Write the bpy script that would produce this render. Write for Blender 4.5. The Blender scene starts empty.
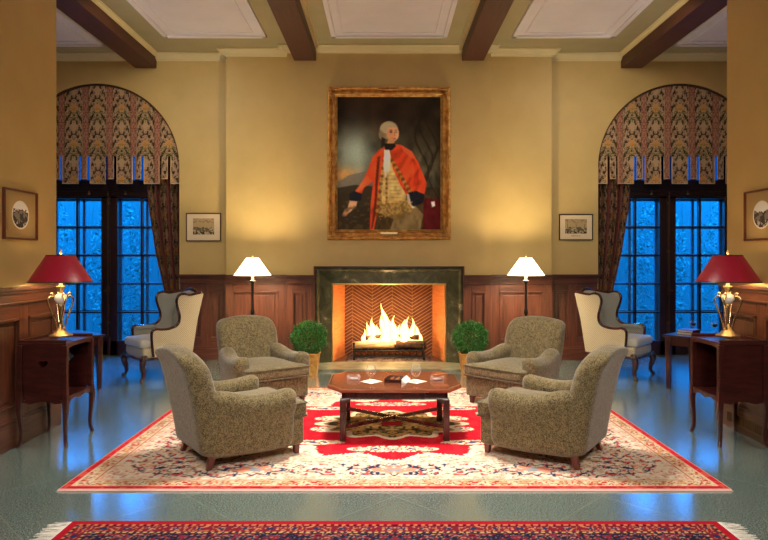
import bpy, bmesh, math, random
import numpy as np
from mathutils import Vector, Matrix
from mathutils.geometry import tessellate_polygon
random.seed(7)
PI = math.pi
S = bpy.context.scene
COL = S.collection

# ------------------------------------------------------------------ camera
cd = bpy.data.cameras.new('camera'); cam = bpy.data.objects.new('camera', cd); COL.objects.link(cam)
cam.location = (-0.07, 0, 1.5); cam.rotation_euler = (PI/2, 0, 0)
cd.sensor_width = 36; cd.lens = 36*620/768; cd.shift_y = -12/768; cd.clip_start = .05
S.camera = cam
# ------------------------------------------------------------------ world, lights, exposure
S.view_settings.view_transform = 'Standard'; S.view_settings.look = 'None'
S.view_settings.gamma = 1; S.view_settings.exposure = 0.0; S.view_settings.use_curve_mapping = False
w = bpy.data.worlds.new('dusk_sky'); S.world = w; w.use_nodes = True
bg = w.node_tree.nodes['Background']; bg.inputs[0].default_value = (0.004, 0.235, 0.80, 1); bg.inputs[1].default_value = 17

def light(name, typ, loc, power, color, size=.1, rot=(0, 0, 0), **kw):
    l = bpy.data.lights.new(name, typ); l.energy = power; l.color = color
    if typ == 'AREA': l.shape = 'RECTANGLE'; l.size = size; l.size_y = kw.get('size_y', size)
    elif typ == 'SPOT': l.shadow_soft_size = size; l.spot_size = kw.get('angle', 2.2); l.spot_blend = kw.get('blend', .6)
    else: l.shadow_soft_size = size
    o = bpy.data.objects.new(name, l); COL.objects.link(o); o.location = loc; o.rotation_euler = rot
    return o
def aim(o, tgt):
    d = Vector(tgt)-o.location; o.rotation_euler = d.to_track_quat('-Z', 'Y').to_euler()
l = light('ceiling_fixture_light', 'AREA', (0, 5.3, 4.42), 96, (1, .90, .76), .8); l.data.spread = math.radians(96)
for sx in (-1, 1):
    l = light('lobby_fill', 'AREA', (sx*1.2, -.6, 4.35), 60, (1, .93, .82), 1.0); l.data.spread = math.radians(88); aim(l, (sx*.6, 5.6, .2))  # unseen fill added behind the camera for soft frontal light
    l = light('back_wall_fill', 'AREA', (sx*3.0, 6.7, 4.42), 16, (1, .90, .72), .4); l.data.spread = math.radians(110); aim(l, (sx*3.0, 9.15, 2.6))  # added fill with no fixture, brightens the wall beside the arches
    l = light('dusk_fill_sun', 'SUN', (sx*4, 16, 8), 24.0, (.0, .26, 1)); l.data.angle = math.radians(24); aim(l, (sx*4, 16-8*1.55, 0))  # added blue sun, boosts the dusk sky's light on the aisle floors
    light('aisle_light', 'AREA', (sx*4.8, 7.2, 4.42), 3, (1, .88, .70), .6)

# ------------------------------------------------------------------ materials
def hexc(r, g, b):
    f = lambda c: (c/255/12.92) if c/255 <= .04045 else ((c/255+.055)/1.055)**2.4
    return (f(r), f(g), f(b), 1)
def mat(name, col=(128, 128, 128), rough=.6, metal=0, spec=.5, **kw):
    m = bpy.data.materials.new(name); m.use_nodes = True
    b = m.node_tree.nodes['Principled BSDF']
    b.inputs['Base Color'].default_value = hexc(*col); b.inputs['Roughness'].default_value = rough
    b.inputs['Metallic'].default_value = metal; b.inputs['Specular IOR Level'].default_value = spec
    for k, v in kw.items(): b.inputs[k].default_value = v
    return m
def N(m, t, **kw):
    n = m.node_tree.nodes.new(t)
    for k, v in kw.items(): setattr(n, k, v)
    return n
def L(m, a, b): m.node_tree.links.new(a, b)
def bsdf(m): return m.node_tree.nodes['Principled BSDF']
def ramp(m, fac, stops, interp='LINEAR'):
    r = N(m, 'ShaderNodeValToRGB'); r.color_ramp.interpolation = interp
    e = r.color_ramp.elements
    while len(e) < len(stops): e.new(.5)
    for i, (p, c) in enumerate(stops): e[i].position = p; e[i].color = hexc(*c)
    L(m, fac, r.inputs[0]); return r.outputs[0]
def coords(m, scale=(1, 1, 1), rot=(0, 0, 0), kind='Object'):
    t = N(m, 'ShaderNodeTexCoord'); mp = N(m, 'ShaderNodeMapping')
    mp.inputs['Scale'].default_value = scale; mp.inputs['Rotation'].default_value = rot
    L(m, t.outputs[kind], mp.inputs[0]); return mp.outputs[0]
def noise(m, vec, scale, detail=4, rough=.5, dist=0):
    n = N(m, 'ShaderNodeTexNoise'); n.inputs['Scale'].default_value = scale; n.inputs['Detail'].default_value = detail
    n.inputs['Roughness'].default_value = rough; n.inputs['Distortion'].default_value = dist
    L(m, vec, n.inputs['Vector']); return n.outputs['Fac']
def bump(m, fac, strength=.2, dist=.01):
    b = N(m, 'ShaderNodeBump'); b.inputs['Strength'].default_value = strength; b.inputs['Distance'].default_value = dist
    L(m, fac, b.inputs['Height']); L(m, b.outputs[0], bsdf(m).inputs['Normal'])
def mathn(m, op, a, b=None, c=None):
    n = N(m, 'ShaderNodeMath', operation=op)
    for i, v in enumerate((a, b, c)):
        if v is None: continue
        if isinstance(v, (int, float)): n.inputs[i].default_value = v
        else: L(m, v, n.inputs[i])
    return n.outputs[0]

def noisy(name, stops, scale, rough=.6, stretch=(1, 1, 1), bmp=0, detail=4, **kw):
    m = mat(name, stops[0][1], rough, **kw)
    f = noise(m, coords(m, stretch), scale, detail)
    L(m, ramp(m, f, stops), bsdf(m).inputs['Base Color'])
    if bmp: bump(m, f, bmp)
    return m

M = {}
M['wall'] = noisy('wall_paint', [(.3, (194, 164, 99)), (.7, (202, 172, 106))], 3, .55, bmp=.02)
M['ceil_olive'] = noisy('ceiling_olive', [(.3, (160, 148, 108)), (.7, (168, 156, 116))], 3, .6)
M['cream'] = noisy('cream_paint', [(.3, (208, 192, 142)), (.7, (216, 200, 150))], 3, .5)
M['panel_white'] = noisy('ceiling_white', [(.3, (214, 206, 206)), (.7, (222, 214, 214))], 3, .6)
def wood(name, dark, light_, rough=.35, scale=3, stretch=(9, 9, .8), coat=.3):
    m = mat(name, dark, rough)
    v = coords(m, stretch)
    f = noise(m, v, scale, 6, .6, .6)
    L(m, ramp(m, f, [(.3, dark), (.68, light_)]), bsdf(m).inputs['Base Color'])
    bsdf(m).inputs['Coat Weight'].default_value = coat; bsdf(m).inputs['Coat Roughness'].default_value = .15
    return m
M['oak'] = wood('panel_oak', (62, 32, 22), (106, 58, 38), .38)
M['oak_h'] = wood('panel_oak_rail', (62, 32, 22), (106, 58, 38), .36, stretch=(.8, .8, 9))
M['beam'] = wood('beam_wood', (66, 34, 24), (86, 46, 32), .5, stretch=(9, .8, 9), coat=0)
M['mahogany'] = wood('mahogany', (46, 18, 16), (74, 32, 25), .25, stretch=(8, 8, 1))
M['cabinet'] = wood('cabinet_cherry', (48, 18, 17), (78, 32, 27), .3, stretch=(2, 2, 9))
M['tabletop'] = wood('tabletop_mahogany', (106, 54, 36), (142, 80, 52), .12, stretch=(1, 7, 7), coat=.8)
M['dark_table'] = wood('dark_table_wood', (46, 18, 18), (72, 30, 26), .3)
M['doorwood'] = wood('door_dark_wood', (34, 12, 14), (48, 20, 20), .4)
M['storm'] = mat('storm_window_paint', (70, 96, 104), .4)
M['leg'] = wood('leg_mahogany', (78, 26, 20), (108, 42, 28), .3)
M['brass'] = mat('brass', (206, 176, 122), .3, .9)
M['pewter'] = mat('pale_brass', (226, 204, 160), .2, 1)
M['gold'] = noisy('gilt_frame', [(.3, (170, 116, 56)), (.55, (218, 166, 90)), (.8, (246, 210, 138))], 14, .4, metal=.55, bmp=.15)
M['iron'] = mat('black_iron', (34, 30, 28), .5, .6)
M['black'] = mat('bronze_black', (44, 34, 30), .35, .5)
M['porcelain'] = mat('white_porcelain', (238, 236, 232), .12)
M['paper'] = mat('white_paper', (240, 236, 228), .7)
M['ivory'] = mat('ivory_candle', (246, 232, 196), .5, **{'Emission Color': hexc(255, 220, 150), 'Emission Strength': .35})
M['green_stone'] = mat('green_marble', (40, 44, 32), .16)
m = M['green_stone']; v = coords(m)
f1 = noise(m, v, 4, 8, .65, 1.2)
L(m, ramp(m, f1, [(.25, (44, 48, 36)), (.5, (78, 78, 56)), (.62, (100, 98, 72)), (.66, (166, 162, 134)), (.69, (90, 92, 68))]), bsdf(m).inputs['Base Color'])
M['hearth'] = noisy('hearth_stone', [(.3, (96, 100, 82)), (.55, (134, 134, 110)), (.75, (168, 164, 138))], 7, .3, detail=8)

# fabric tweed
def tweed(name, a, b, scale=150):
    m = mat(name, a, .95, spec=.15)
    v = coords(m); f = noise(m, v, scale, 2, .7); g = noise(m, v, 34, 3, .6)
    L(m, ramp(m, mathn(m, 'ADD', mathn(m, 'MULTIPLY', f, .75), mathn(m, 'MULTIPLY', g, .25)), [(.40, a), (.60, b)]), bsdf(m).inputs['Base Color'])
    bump(m, f, .35, .003)
    bsdf(m).inputs['Sheen Weight'].default_value = .35; bsdf(m).inputs['Sheen Roughness'].default_value = .5
    return m
M['tweed'] = tweed('olive_tweed', (60, 52, 33), (144, 127, 90), 150)
M['piping'] = tweed('olive_piping', (70, 62, 44), (120, 108, 80), 200)
# wing chair fabric: diamonds
def diamond(name, a, b, scale=70):
    m = mat(name, a, .9, spec=.2); v = coords(m)
    s = N(m, 'ShaderNodeSeparateXYZ'); L(m, v, s.inputs[0])
    h = mathn(m, 'ADD', s.outputs[0], s.outputs[1])
    p = mathn(m, 'SINE', mathn(m, 'MULTIPLY', mathn(m, 'ADD', h, s.outputs[2]), scale*2))
    q = mathn(m, 'SINE', mathn(m, 'MULTIPLY', mathn(m, 'SUBTRACT', h, s.outputs[2]), scale*2))
    r = mathn(m, 'MAXIMUM', p, q)
    L(m, ramp(m, r, [(.55, a), (.85, b)]), bsdf(m).inputs['Base Color']); return m
M['wing_out'] = diamond('tan_diamond_weave', (212, 200, 172), (172, 152, 118), 120)
M['wing_in'] = diamond('grey_diamond_weave', (176, 174, 162), (148, 146, 134), 120)
M['seat_pale'] = noisy('pale_seat_fabric', [(.35, (196, 190, 176)), (.65, (212, 206, 192))], 120, .9)
# floor terrazzo
m = M['floor'] = mat('terrazzo_tile', (84, 92, 84), .17, IOR=2.3, **{'Coat Weight': .8, 'Coat Roughness': .18, 'Coat IOR': 1.7}); v = coords(m)
f = noise(m, v, 120, 4, .85); g = noise(m, v, 1.6, 3, .5)
c1 = ramp(m, f, [(.34, (52, 72, 72)), (.5, (96, 120, 118)), (.64, (168, 184, 180))])
br = N(m, 'ShaderNodeTexBrick', offset=0); br.inputs['Scale'].default_value = 1.0
br.inputs['Mortar Size'].default_value = .0035; br.inputs['Mortar Smooth'].default_value = .3; br.inputs['Brick Width'].default_value = .92; br.inputs['Row Height'].default_value = .92
vr = coords(m, rot=(0, 0, PI/4)); L(m, vr, br.inputs['Vector'])
mx = N(m, 'ShaderNodeMix', data_type='RGBA'); L(m, br.outputs['Fac'], mx.inputs[0]); L(m, c1, mx.inputs[6]); mx.inputs[7].default_value = hexc(140, 146, 132)
L(m, mx.outputs[2], bsdf(m).inputs['Base Color'])
L(m, mathn(m, 'ADD', mathn(m, 'MULTIPLY', g, .12), .12), bsdf(m).inputs['Roughness'])
bump(m, noise(m, v, 7, 3, .6), .05, .01)
# herringbone brick of the firebox
m = M['brick'] = mat('firebox_brick', (150, 84, 48), .85); v = coords(m)
s = N(m, 'ShaderNodeSeparateXYZ'); L(m, v, s.inputs[0])
hx = mathn(m, 'ADD', s.outputs[0], mathn(m, 'MULTIPLY', s.outputs[1], 1.0))
pp = mathn(m, 'PINGPONG', hx, .30)
d = mathn(m, 'FRACT', mathn(m, 'MULTIPLY', mathn(m, 'ADD', mathn(m, 'MULTIPLY', pp, .62), s.outputs[2]), 19))
pp2 = mathn(m, 'FRACT', mathn(m, 'MULTIPLY', hx, 1/.30))
line = mathn(m, 'LESS_THAN', d, .20); line2 = mathn(m, 'LESS_THAN', pp2, .04)
ln = mathn(m, 'MULTIPLY', mathn(m, 'MAXIMUM', line, mathn(m, 'MULTIPLY', line2, .3)), .8)
cb = ramp(m, noise(m, v, 9, 3), [(.3, (84, 44, 30)), (.7, (124, 72, 46))])
mx = N(m, 'ShaderNodeMix', data_type='RGBA'); L(m, ln, mx.inputs[0]); L(m, cb, mx.inputs[6]); mx.inputs[7].default_value = hexc(186, 150, 104)
L(m, mx.outputs[2], bsdf(m).inputs['Base Color'])
M['brick_side'] = noisy('firebox_side_brick', [(.3, (196, 116, 62)), (.7, (222, 144, 84))], 5, .8, stretch=(1, 1, 9))
# vertex-colour material for woven / painted / printed patterns
def vc(name, rough=.9, spec=.1, nz=0, coat=0):
    m = mat(name, (128, 128, 128), rough, spec=spec)
    a = N(m, 'ShaderNodeAttribute', attribute_name='Col')
    L(m, a.outputs['Color'], bsdf(m).inputs['Base Color'])
    if nz: bump(m, noise(m, coords(m), nz, 2, .7), .3, .004)
    bsdf(m).inputs['Coat Weight'].default_value = coat; bsdf(m).inputs['Coat Roughness'].default_value = .1
    return m
M['rug'] = vc('rug_pile', .95, .05, 300)
M['canvas'] = vc('oil_canvas', .6, .08, 0)
M['print'] = vc('framed_print', .6, .2, 0, .25)
M['damask'] = vc('damask_cloth', .85, .1, 250)
# glass
def glassy(name, tint=(1, 1, 1, 1), gl=.12, rough=.02):
    m = bpy.data.materials.new(name); m.use_nodes = True; nt = m.node_tree; nt.nodes.clear()
    o = nt.nodes.new('ShaderNodeOutputMaterial'); mixn = nt.nodes.new('ShaderNodeMixShader')
    t = nt.nodes.new('ShaderNodeBsdfTransparent'); g = nt.nodes.new('ShaderNodeBsdfGlossy'); fr = nt.nodes.new('ShaderNodeLayerWeight')
    fr.inputs[0].default_value = gl; t.inputs[0].default_value = tint; g.inputs['Roughness'].default_value = rough
    nt.links.new(fr.outputs['Fresnel'], mixn.inputs[0]); nt.links.new(t.outputs[0], mixn.inputs[1]); nt.links.new(g.outputs[0], mixn.inputs[2]); nt.links.new(mixn.outputs[0], o.inputs[0])
    return m
M['pane'] = glassy('window_glass', (.92, .96, 1, 1), .1)
M['fan_dimmed'] = glassy('dimming_fanlight_glass', (.10, .13, .17, 1), .1)  # dark tint added to dim the strong sky behind the valance slits
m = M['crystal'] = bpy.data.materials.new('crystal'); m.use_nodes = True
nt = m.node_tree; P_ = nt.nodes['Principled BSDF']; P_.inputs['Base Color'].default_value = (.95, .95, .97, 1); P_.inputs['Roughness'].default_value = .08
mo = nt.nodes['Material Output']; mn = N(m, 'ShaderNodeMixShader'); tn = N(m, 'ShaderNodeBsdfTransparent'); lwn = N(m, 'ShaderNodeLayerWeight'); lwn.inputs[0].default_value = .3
L(m, mathn(m, 'MULTIPLY_ADD', mathn(m, 'POWER', lwn.outputs['Facing'], 1.7), .9, .015), mn.inputs[0]); L(m, tn.outputs[0], mn.inputs[1]); L(m, P_.outputs[0], mn.inputs[2]); L(m, mn.outputs[0], mo.inputs['Surface'])  # white blended in at grazing angles, imitating bright edge reflections
M['brandy'] = glassy('brandy', (.95, .62, .22, 1), .2)
M['wine'] = mat('dark_red_wine', (40, 4, 8), .05)
def emis(name, col, st):
    m = bpy.data.materials.new(name); m.use_nodes = True; nt = m.node_tree; nt.nodes.clear()
    o = nt.nodes.new('ShaderNodeOutputMaterial'); e = nt.nodes.new('ShaderNodeEmission')
    e.inputs[0].default_value = col; e.inputs[1].default_value = st; nt.links.new(e.outputs[0], o.inputs[0]); return m
# flames: mostly see-through shells of glowing gas, denser in the middle
m = M['flame'] = bpy.data.materials.new('flame'); m.use_nodes = True; nt = m.node_tree; nt.nodes.clear()
o = nt.nodes.new('ShaderNodeOutputMaterial'); ad = nt.nodes.new('ShaderNodeMixShader'); e = nt.nodes.new('ShaderNodeEmission'); t = nt.nodes.new('ShaderNodeBsdfTransparent')
lw = nt.nodes.new('ShaderNodeLayerWeight'); lw.inputs[0].default_value = .35
inv = nt.nodes.new('ShaderNodeMath'); inv.operation = 'SUBTRACT'; inv.inputs[0].default_value = 1.0
nt.links.new(lw.outputs['Facing'], inv.inputs[1])
rp = nt.nodes.new('ShaderNodeValToRGB'); rp.color_ramp.elements[0].color = (1, .16, .01, 1); rp.color_ramp.elements[1].color = (1, .62, .20, 1)
nt.links.new(inv.outputs[0], rp.inputs[0]); nt.links.new(rp.outputs[0], e.inputs[0]); e.inputs[1].default_value = 5.5
nt.links.new(inv.outputs[0], ad.inputs[0]); nt.links.new(t.outputs[0], ad.inputs[1]); nt.links.new(e.outputs[0], ad.inputs[2]); nt.links.new(ad.outputs[0], o.inputs[0])
M['ember'] = noisy('ash_and_embers', [(.35, (40, 28, 24)), (.6, (96, 72, 62)), (.75, (150, 130, 120))], 40, .95, bmp=.5)
M['log'] = noisy('birch_log', [(.3, (150, 112, 70)), (.6, (214, 180, 130)), (.8, (232, 206, 160))], 6, .85, stretch=(1, 8, 8), bmp=.5)
M['charlog'] = noisy('charred_log', [(.35, (36, 24, 18)), (.6, (88, 58, 38)), (.8, (150, 110, 70))], 12, .9, bmp=.7)
M['shade_white'] = mat('lit_white_shade', (252, 246, 230), .8, **{'Emission Color': hexc(255, 236, 196), 'Emission Strength': 3.2})
m = M['shade_red'] = mat('red_shade', (138, 12, 40), .4, **{'Emission Color': hexc(200, 16, 40), 'Emission Strength': .06})
M['shade_in'] = mat('shade_lining', (246, 236, 214), .6)
M['trim_gold'] = mat('shade_band', (70, 62, 34), .4, .5)
m = M['leaf'] = mat('boxwood_leaf', (52, 110, 44), .6)
oi = N(m, 'ShaderNodeNewGeometry')
L(m, ramp(m, oi.outputs['Random Per Island'], [(0, (26, 84, 30)), (.5, (52, 122, 46)), (1, (104, 160, 66))]), bsdf(m).inputs['Base Color'])
M['planter'] = noisy('gilded_planter', [(.3, (190, 128, 60)), (.7, (236, 180, 96))], 18, .3, metal=.5)
M['soil'] = noisy('soil', [(.3, (40, 28, 20)), (.7, (70, 50, 36))], 60, .95)
M['cigar'] = noisy('cigar_leaf', [(.3, (146, 84, 34)), (.7, (186, 116, 54))], 80, .7)
M['book_red'] = mat('red_book_cloth', (130, 26, 34), .5)
M['book_dark'] = mat('dark_book_cloth', (60, 24, 26), .5)
M['fence'] = noisy('fence_boards', [(.3, (84, 92, 92)), (.7, (94, 102, 102))], 6, .8, stretch=(9, 9, 1))
M['shrub'] = mat('garden_foliage', (100, 114, 108), .6)
M['snow'] = noisy('garden_ground', [(.3, (80, 88, 90)), (.7, (110, 116, 120))], 4, .8)
M['vent'] = mat('bronze_grille', (96, 70, 44), .4, .7)
M['black_hole'] = mat('dark_interior', (16, 8, 7), .8)

# ------------------------------------------------------------------ mesh helpers
def link(name, bm, m, parent=None, smooth=False, loc=None, rotz=None, sub=0, bev=0, solid=0):
    me = bpy.data.meshes.new(name)
    bmesh.ops.recalc_face_normals(bm, faces=bm.faces)
    bm.to_mesh(me); bm.free()
    ms = m if isinstance(m, (list, tuple)) else [m]
    for x in ms: me.materials.append(x)
    if smooth: me.shade_smooth()
    o = bpy.data.objects.new(name, me); COL.objects.link(o)
    if parent: o.parent = parent
    if loc is not None: o.location = loc
    if rotz is not None: o.rotation_euler = (0, 0, rotz)
    if solid: q = o.modifiers.new('solid', 'SOLIDIFY'); q.thickness = solid; q.offset = 0
    if bev: q = o.modifiers.new('bevel', 'BEVEL'); q.width = bev; q.segments = 2; q.limit_method = 'ANGLE'; q.angle_limit = .6
    if sub: q = o.modifiers.new('sub', 'SUBSURF'); q.levels = sub; q.render_levels = sub
    return o
def thing(name, label, cat, loc=(0, 0, 0), rotz=0, group=None):
    o = bpy.data.objects.new(name, None); COL.objects.link(o); o.location = loc; o.rotation_euler = (0, 0, rotz); o.empty_display_size = .1
    return tag(o, label, cat, group)
def tag(o, label, cat, group=None, kind=None):
    o['label'] = label; o['category'] = cat
    if group: o['group'] = group
    if kind: o['kind'] = kind
    return o
def struct(name, bm, m, **kw):
    o = link(name, bm, m, **kw); o['kind'] = 'structure'; return o
def dup(root, loc, rotz, label=None):
    r = root.copy(); COL.objects.link(r); r.location = loc; r.rotation_euler = (0, 0, rotz)
    if label: r['label'] = label
    for ch in list(root.children):
        c = ch.copy(); COL.objects.link(c); c.parent = r
        for g in ch.children:
            d = g.copy(); COL.objects.link(d); d.parent = c
    return r
def B(): return bmesh.new()
def box(bm, x0, x1, y0, y1, z0, z1, mi=0):
    vs = [bm.verts.new(p) for p in [(x0, y0, z0), (x1, y0, z0), (x1, y1, z0), (x0, y1, z0), (x0, y0, z1), (x1, y0, z1), (x1, y1, z1), (x0, y1, z1)]]
    for f in [(0, 1, 2, 3), (4, 7, 6, 5), (0, 4, 5, 1), (1, 5, 6, 2), (2, 6, 7, 3), (3, 7, 4, 0)]:
        bm.faces.new([vs[i] for i in f]).material_index = mi
    return vs
def quad(bm, *pts, mi=0):
    f = bm.faces.new([bm.verts.new(p) for p in pts]); f.material_index = mi; return f
def loft(bm, rings, closed=True, cap=True, mi=0):
    R = [[bm.verts.new(p) for p in r] for r in rings]; n = len(R[0])
    for a, b in zip(R[:-1], R[1:]):
        for i in range(n if closed else n-1):
            j = (i+1) % n
            bm.faces.new((a[i], a[j], b[j], b[i])).material_index = mi
    if cap and closed:
        bm.faces.new(R[0][::-1]).material_index = mi; bm.faces.new(R[-1]).material_index = mi
    return R
def lathe(bm, prof, seg=24, c=(0, 0, 0), cap=True, mi=0):
    rings = [[(c[0]+r*math.cos(2*PI*i/seg), c[1]+r*math.sin(2*PI*i/seg), c[2]+z) for i in range(seg)] for r, z in prof]
    return loft(bm, rings, True, cap, mi)
def tube(bm, pts, rad, seg=10, cap=True, mi=0, sq=(1, 1)):
    pts = [Vector(p) for p in pts]; n = len(pts)
    rads = rad if isinstance(rad, (list, tuple)) else [rad]*n
    rings = []; prev = None
    for i, p in enumerate(pts):
        t = (pts[min(i+1, n-1)]-pts[max(i-1, 0)]).normalized()
        if prev is None: a = Vector((0, 0, 1)) if abs(t.z) < .9 else Vector((1, 0, 0)); a = (a-t*a.dot(t)).normalized()
        else: a = (prev-t*prev.dot(t)).normalized()
        prev = a; b = t.cross(a)
        rings.append([p+(a*math.cos(2*PI*k/seg)*sq[0]+b*math.sin(2*PI*k/seg)*sq[1])*rads[i] for k in range(seg)])
    return loft(bm, rings, True, cap, mi)
def spline(pts, n=8):
    P = [Vector(p) for p in pts]; out = []
    for i in range(len(P)-1):
        p0 = P[max(i-1, 0)]; p1 = P[i]; p2 = P[i+1]; p3 = P[min(i+2, len(P)-1)]
        for k in range(n):
            t = k/n
            out.append(.5*((2*p1)+(-p0+p2)*t+(2*p0-5*p1+4*p2-p3)*t*t+(-p0+3*p1-3*p2+p3)*t**3))
    out.append(P[-1]); return out
def rbox(bm, x0, x1, y0, y1, z0, z1, r, div=(10, 10, 8), deform=None):
    """box with rounded edges, gridded so it can be bent"""
    c = Vector(((x0+x1)/2, (y0+y1)/2, (z0+z1)/2)); h = Vector(((x1-x0)/2, (y1-y0)/2, (z1-z0)/2))
    rr = r if isinstance(r, tuple) else (r, r, r)
    rr = [min(rr[i], h[i]*.999) for i in range(3)]
    cache = {}
    def ax(n, hh, q):
        core = hh-q; k = 4
        a = [-hh+q*(1-math.cos(PI/2*i/k)) for i in range(k)]
        b = [-core+2*core*i/n for i in range(n+1)]
        return a+b+[-t for t in a[::-1]]
    A = [ax(div[i], h[i], rr[i]) for i in range(3)]
    def V(i, j, k):
        key = (i, j, k)
        if key not in cache:
            p = Vector((A[0][i], A[1][j], A[2][k])); q = Vector([max(-(h[t]-rr[t]), min(h[t]-rr[t], p[t])) for t in range(3)])
            d = [(p[t]-q[t])/rr[t] for t in range(3)]
            l = math.sqrt(sum(a*a for a in d))
            if l > 1e-9:
                mxx = max(abs(a) for a in d)
                # project cube shell to sphere shell
                d = [a/l*mxx if l > 0 else 0 for a in d] if mxx > .999 else d
                p = Vector([q[t]+d[t]*rr[t] for t in range(3)])
            p = p+c
            if deform: p = Vector(deform(*p))
            cache[key] = bm.verts.new(p)
        return cache[key]
    n = [len(a)-1 for a in A]
    for j in range(n[1]):
        for k in range(n[2]):
            for i in (0, n[0]): bm.faces.new((V(i, j, k), V(i, j+1, k), V(i, j+1, k+1), V(i, j, k+1)))
    for i in range(n[0]):
        for k in range(n[2]):
            for j in (0, n[1]): bm.faces.new((V(i, j, k), V(i+1, j, k), V(i+1, j, k+1), V(i, j, k+1)))
    for i in range(n[0]):
        for j in range(n[1]):
            for k in (0, n[2]): bm.faces.new((V(i, j, k), V(i+1, j, k), V(i+1, j+1, k), V(i, j+1, k)))
def prism(bm, outline, axis, a, b, mi=0):
    """outline: 2D pts extruded along axis from a to b"""
    def P(u, v, w): return {'x': (w, u, v), 'y': (u, w, v), 'z': (u, v, w)}[axis]
    return loft(bm, [[P(u, v, a) for u, v in outline], [P(u, v, b) for u, v in outline]], True, True, mi)
def taper_leg(bm, x, y, z1, w0, w1, z0=0, dx=0, dy=0):
    loft(bm, [[(x+dx+sx*w1, y+dy+sy*w1, z0) for sx, sy in ((-1, -1), (1, -1), (1, 1), (-1, 1))],
              [(x+sx*w0, y+sy*w0, z1) for sx, sy in ((-1, -1), (1, -1), (1, 1), (-1, 1))]])

def srgb(a):
    a = np.clip(np.asarray(a, float)/255, 0, 1)
    return np.where(a <= .04045, a/12.92, ((a+.055)/1.055)**2.4)
def grid_obj(name, X, Y, Z, C, m, parent=None, mask=None, smooth=True):
    """coloured grid mesh. X,Y,Z arrays (r,c); C (r,c,3) in 0-255"""
    r, c = X.shape
    co = np.stack([X, Y, Z], -1).reshape(-1, 3)
    idx = np.arange(r*c).reshape(r, c)
    q = np.stack([idx[:-1, :-1], idx[:-1, 1:], idx[1:, 1:], idx[1:, :-1]], -1)
    if mask is not None: q = q[mask]
    q = q.reshape(-1, 4)
    me = bpy.data.meshes.new(name)
    me.vertices.add(len(co)); me.vertices.foreach_set('co', co.ravel())
    me.loops.add(q.size); me.loops.foreach_set('vertex_index', q.ravel().astype(np.int32))
    me.polygons.add(len(q)); me.polygons.foreach_set('loop_start', np.arange(0, q.size, 4, dtype=np.int32))
    me.update(calc_edges=True); me.validate()
    at = me.color_attributes.new('Col', 'FLOAT_COLOR', 'POINT')
    rgba = np.ones((r*c, 4)); rgba[:, :3] = srgb(C).reshape(-1, 3)
    at.data.foreach_set('color', rgba.ravel())
    me.materials.append(m)
    if smooth: me.shade_smooth()
    o = bpy.data.objects.new(name, me); COL.objects.link(o)
    if parent: o.parent = parent
    return o
def vnoise(x, y, seed=0):
    """smooth value noise in numpy"""
    rng = np.random.RandomState(seed); T = rng.rand(64, 64)
    xi = np.floor(x).astype(int); yi = np.floor(y).astype(int); fx = x-xi; fy = y-yi
    fx = fx*fx*(3-2*fx); fy = fy*fy*(3-2*fy)
    g = lambda a, b: T[a % 64, b % 64]
    return (g(xi, yi)*(1-fx)+g(xi+1, yi)*fx)*(1-fy)+(g(xi, yi+1)*(1-fx)+g(xi+1, yi+1)*fx)*fy
def lay(C, mask, col, a=1.0):
    mk = (np.asarray(mask, float)*a)[..., None]
    return C*(1-mk)+np.array(col, float)*mk
def inpoly(x, y, pts):
    r = np.zeros(x.shape, bool); n = len(pts)
    for i in range(n):
        x1, y1 = pts[i]; x2, y2 = pts[(i+1) % n]
        if y1 == y2: continue
        c = ((y1 > y) != (y2 > y)) & (x < (x2-x1)*(y-y1)/(y2-y1)+x1)
        r ^= c
    return r
def blur(C, n=1):
    for _ in range(n):
        P = np.pad(C, ((1, 1), (1, 1), (0, 0)), mode='edge')
        C = (P[1:-1, 1:-1]*2+P[:-2, 1:-1]+P[2:, 1:-1]+P[1:-1, :-2]+P[1:-1, 2:])/6
    return C

# ================================================================== THE SETTING
HW = 3.04            # half width between the near side walls
YP = 5.62            # where the near side walls end
XO = 6.2             # outer walls of the aisles
YB, YM, YW = 8.80, 8.95, 9.15   # chimney breast, flanks, window wall
XB, XM = 1.45, 2.35
CZ = 4.5
AC, AR, SP = 4.32, 1.23, 2.85   # arch centre, radius, spring line
YD = 9.62

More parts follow.
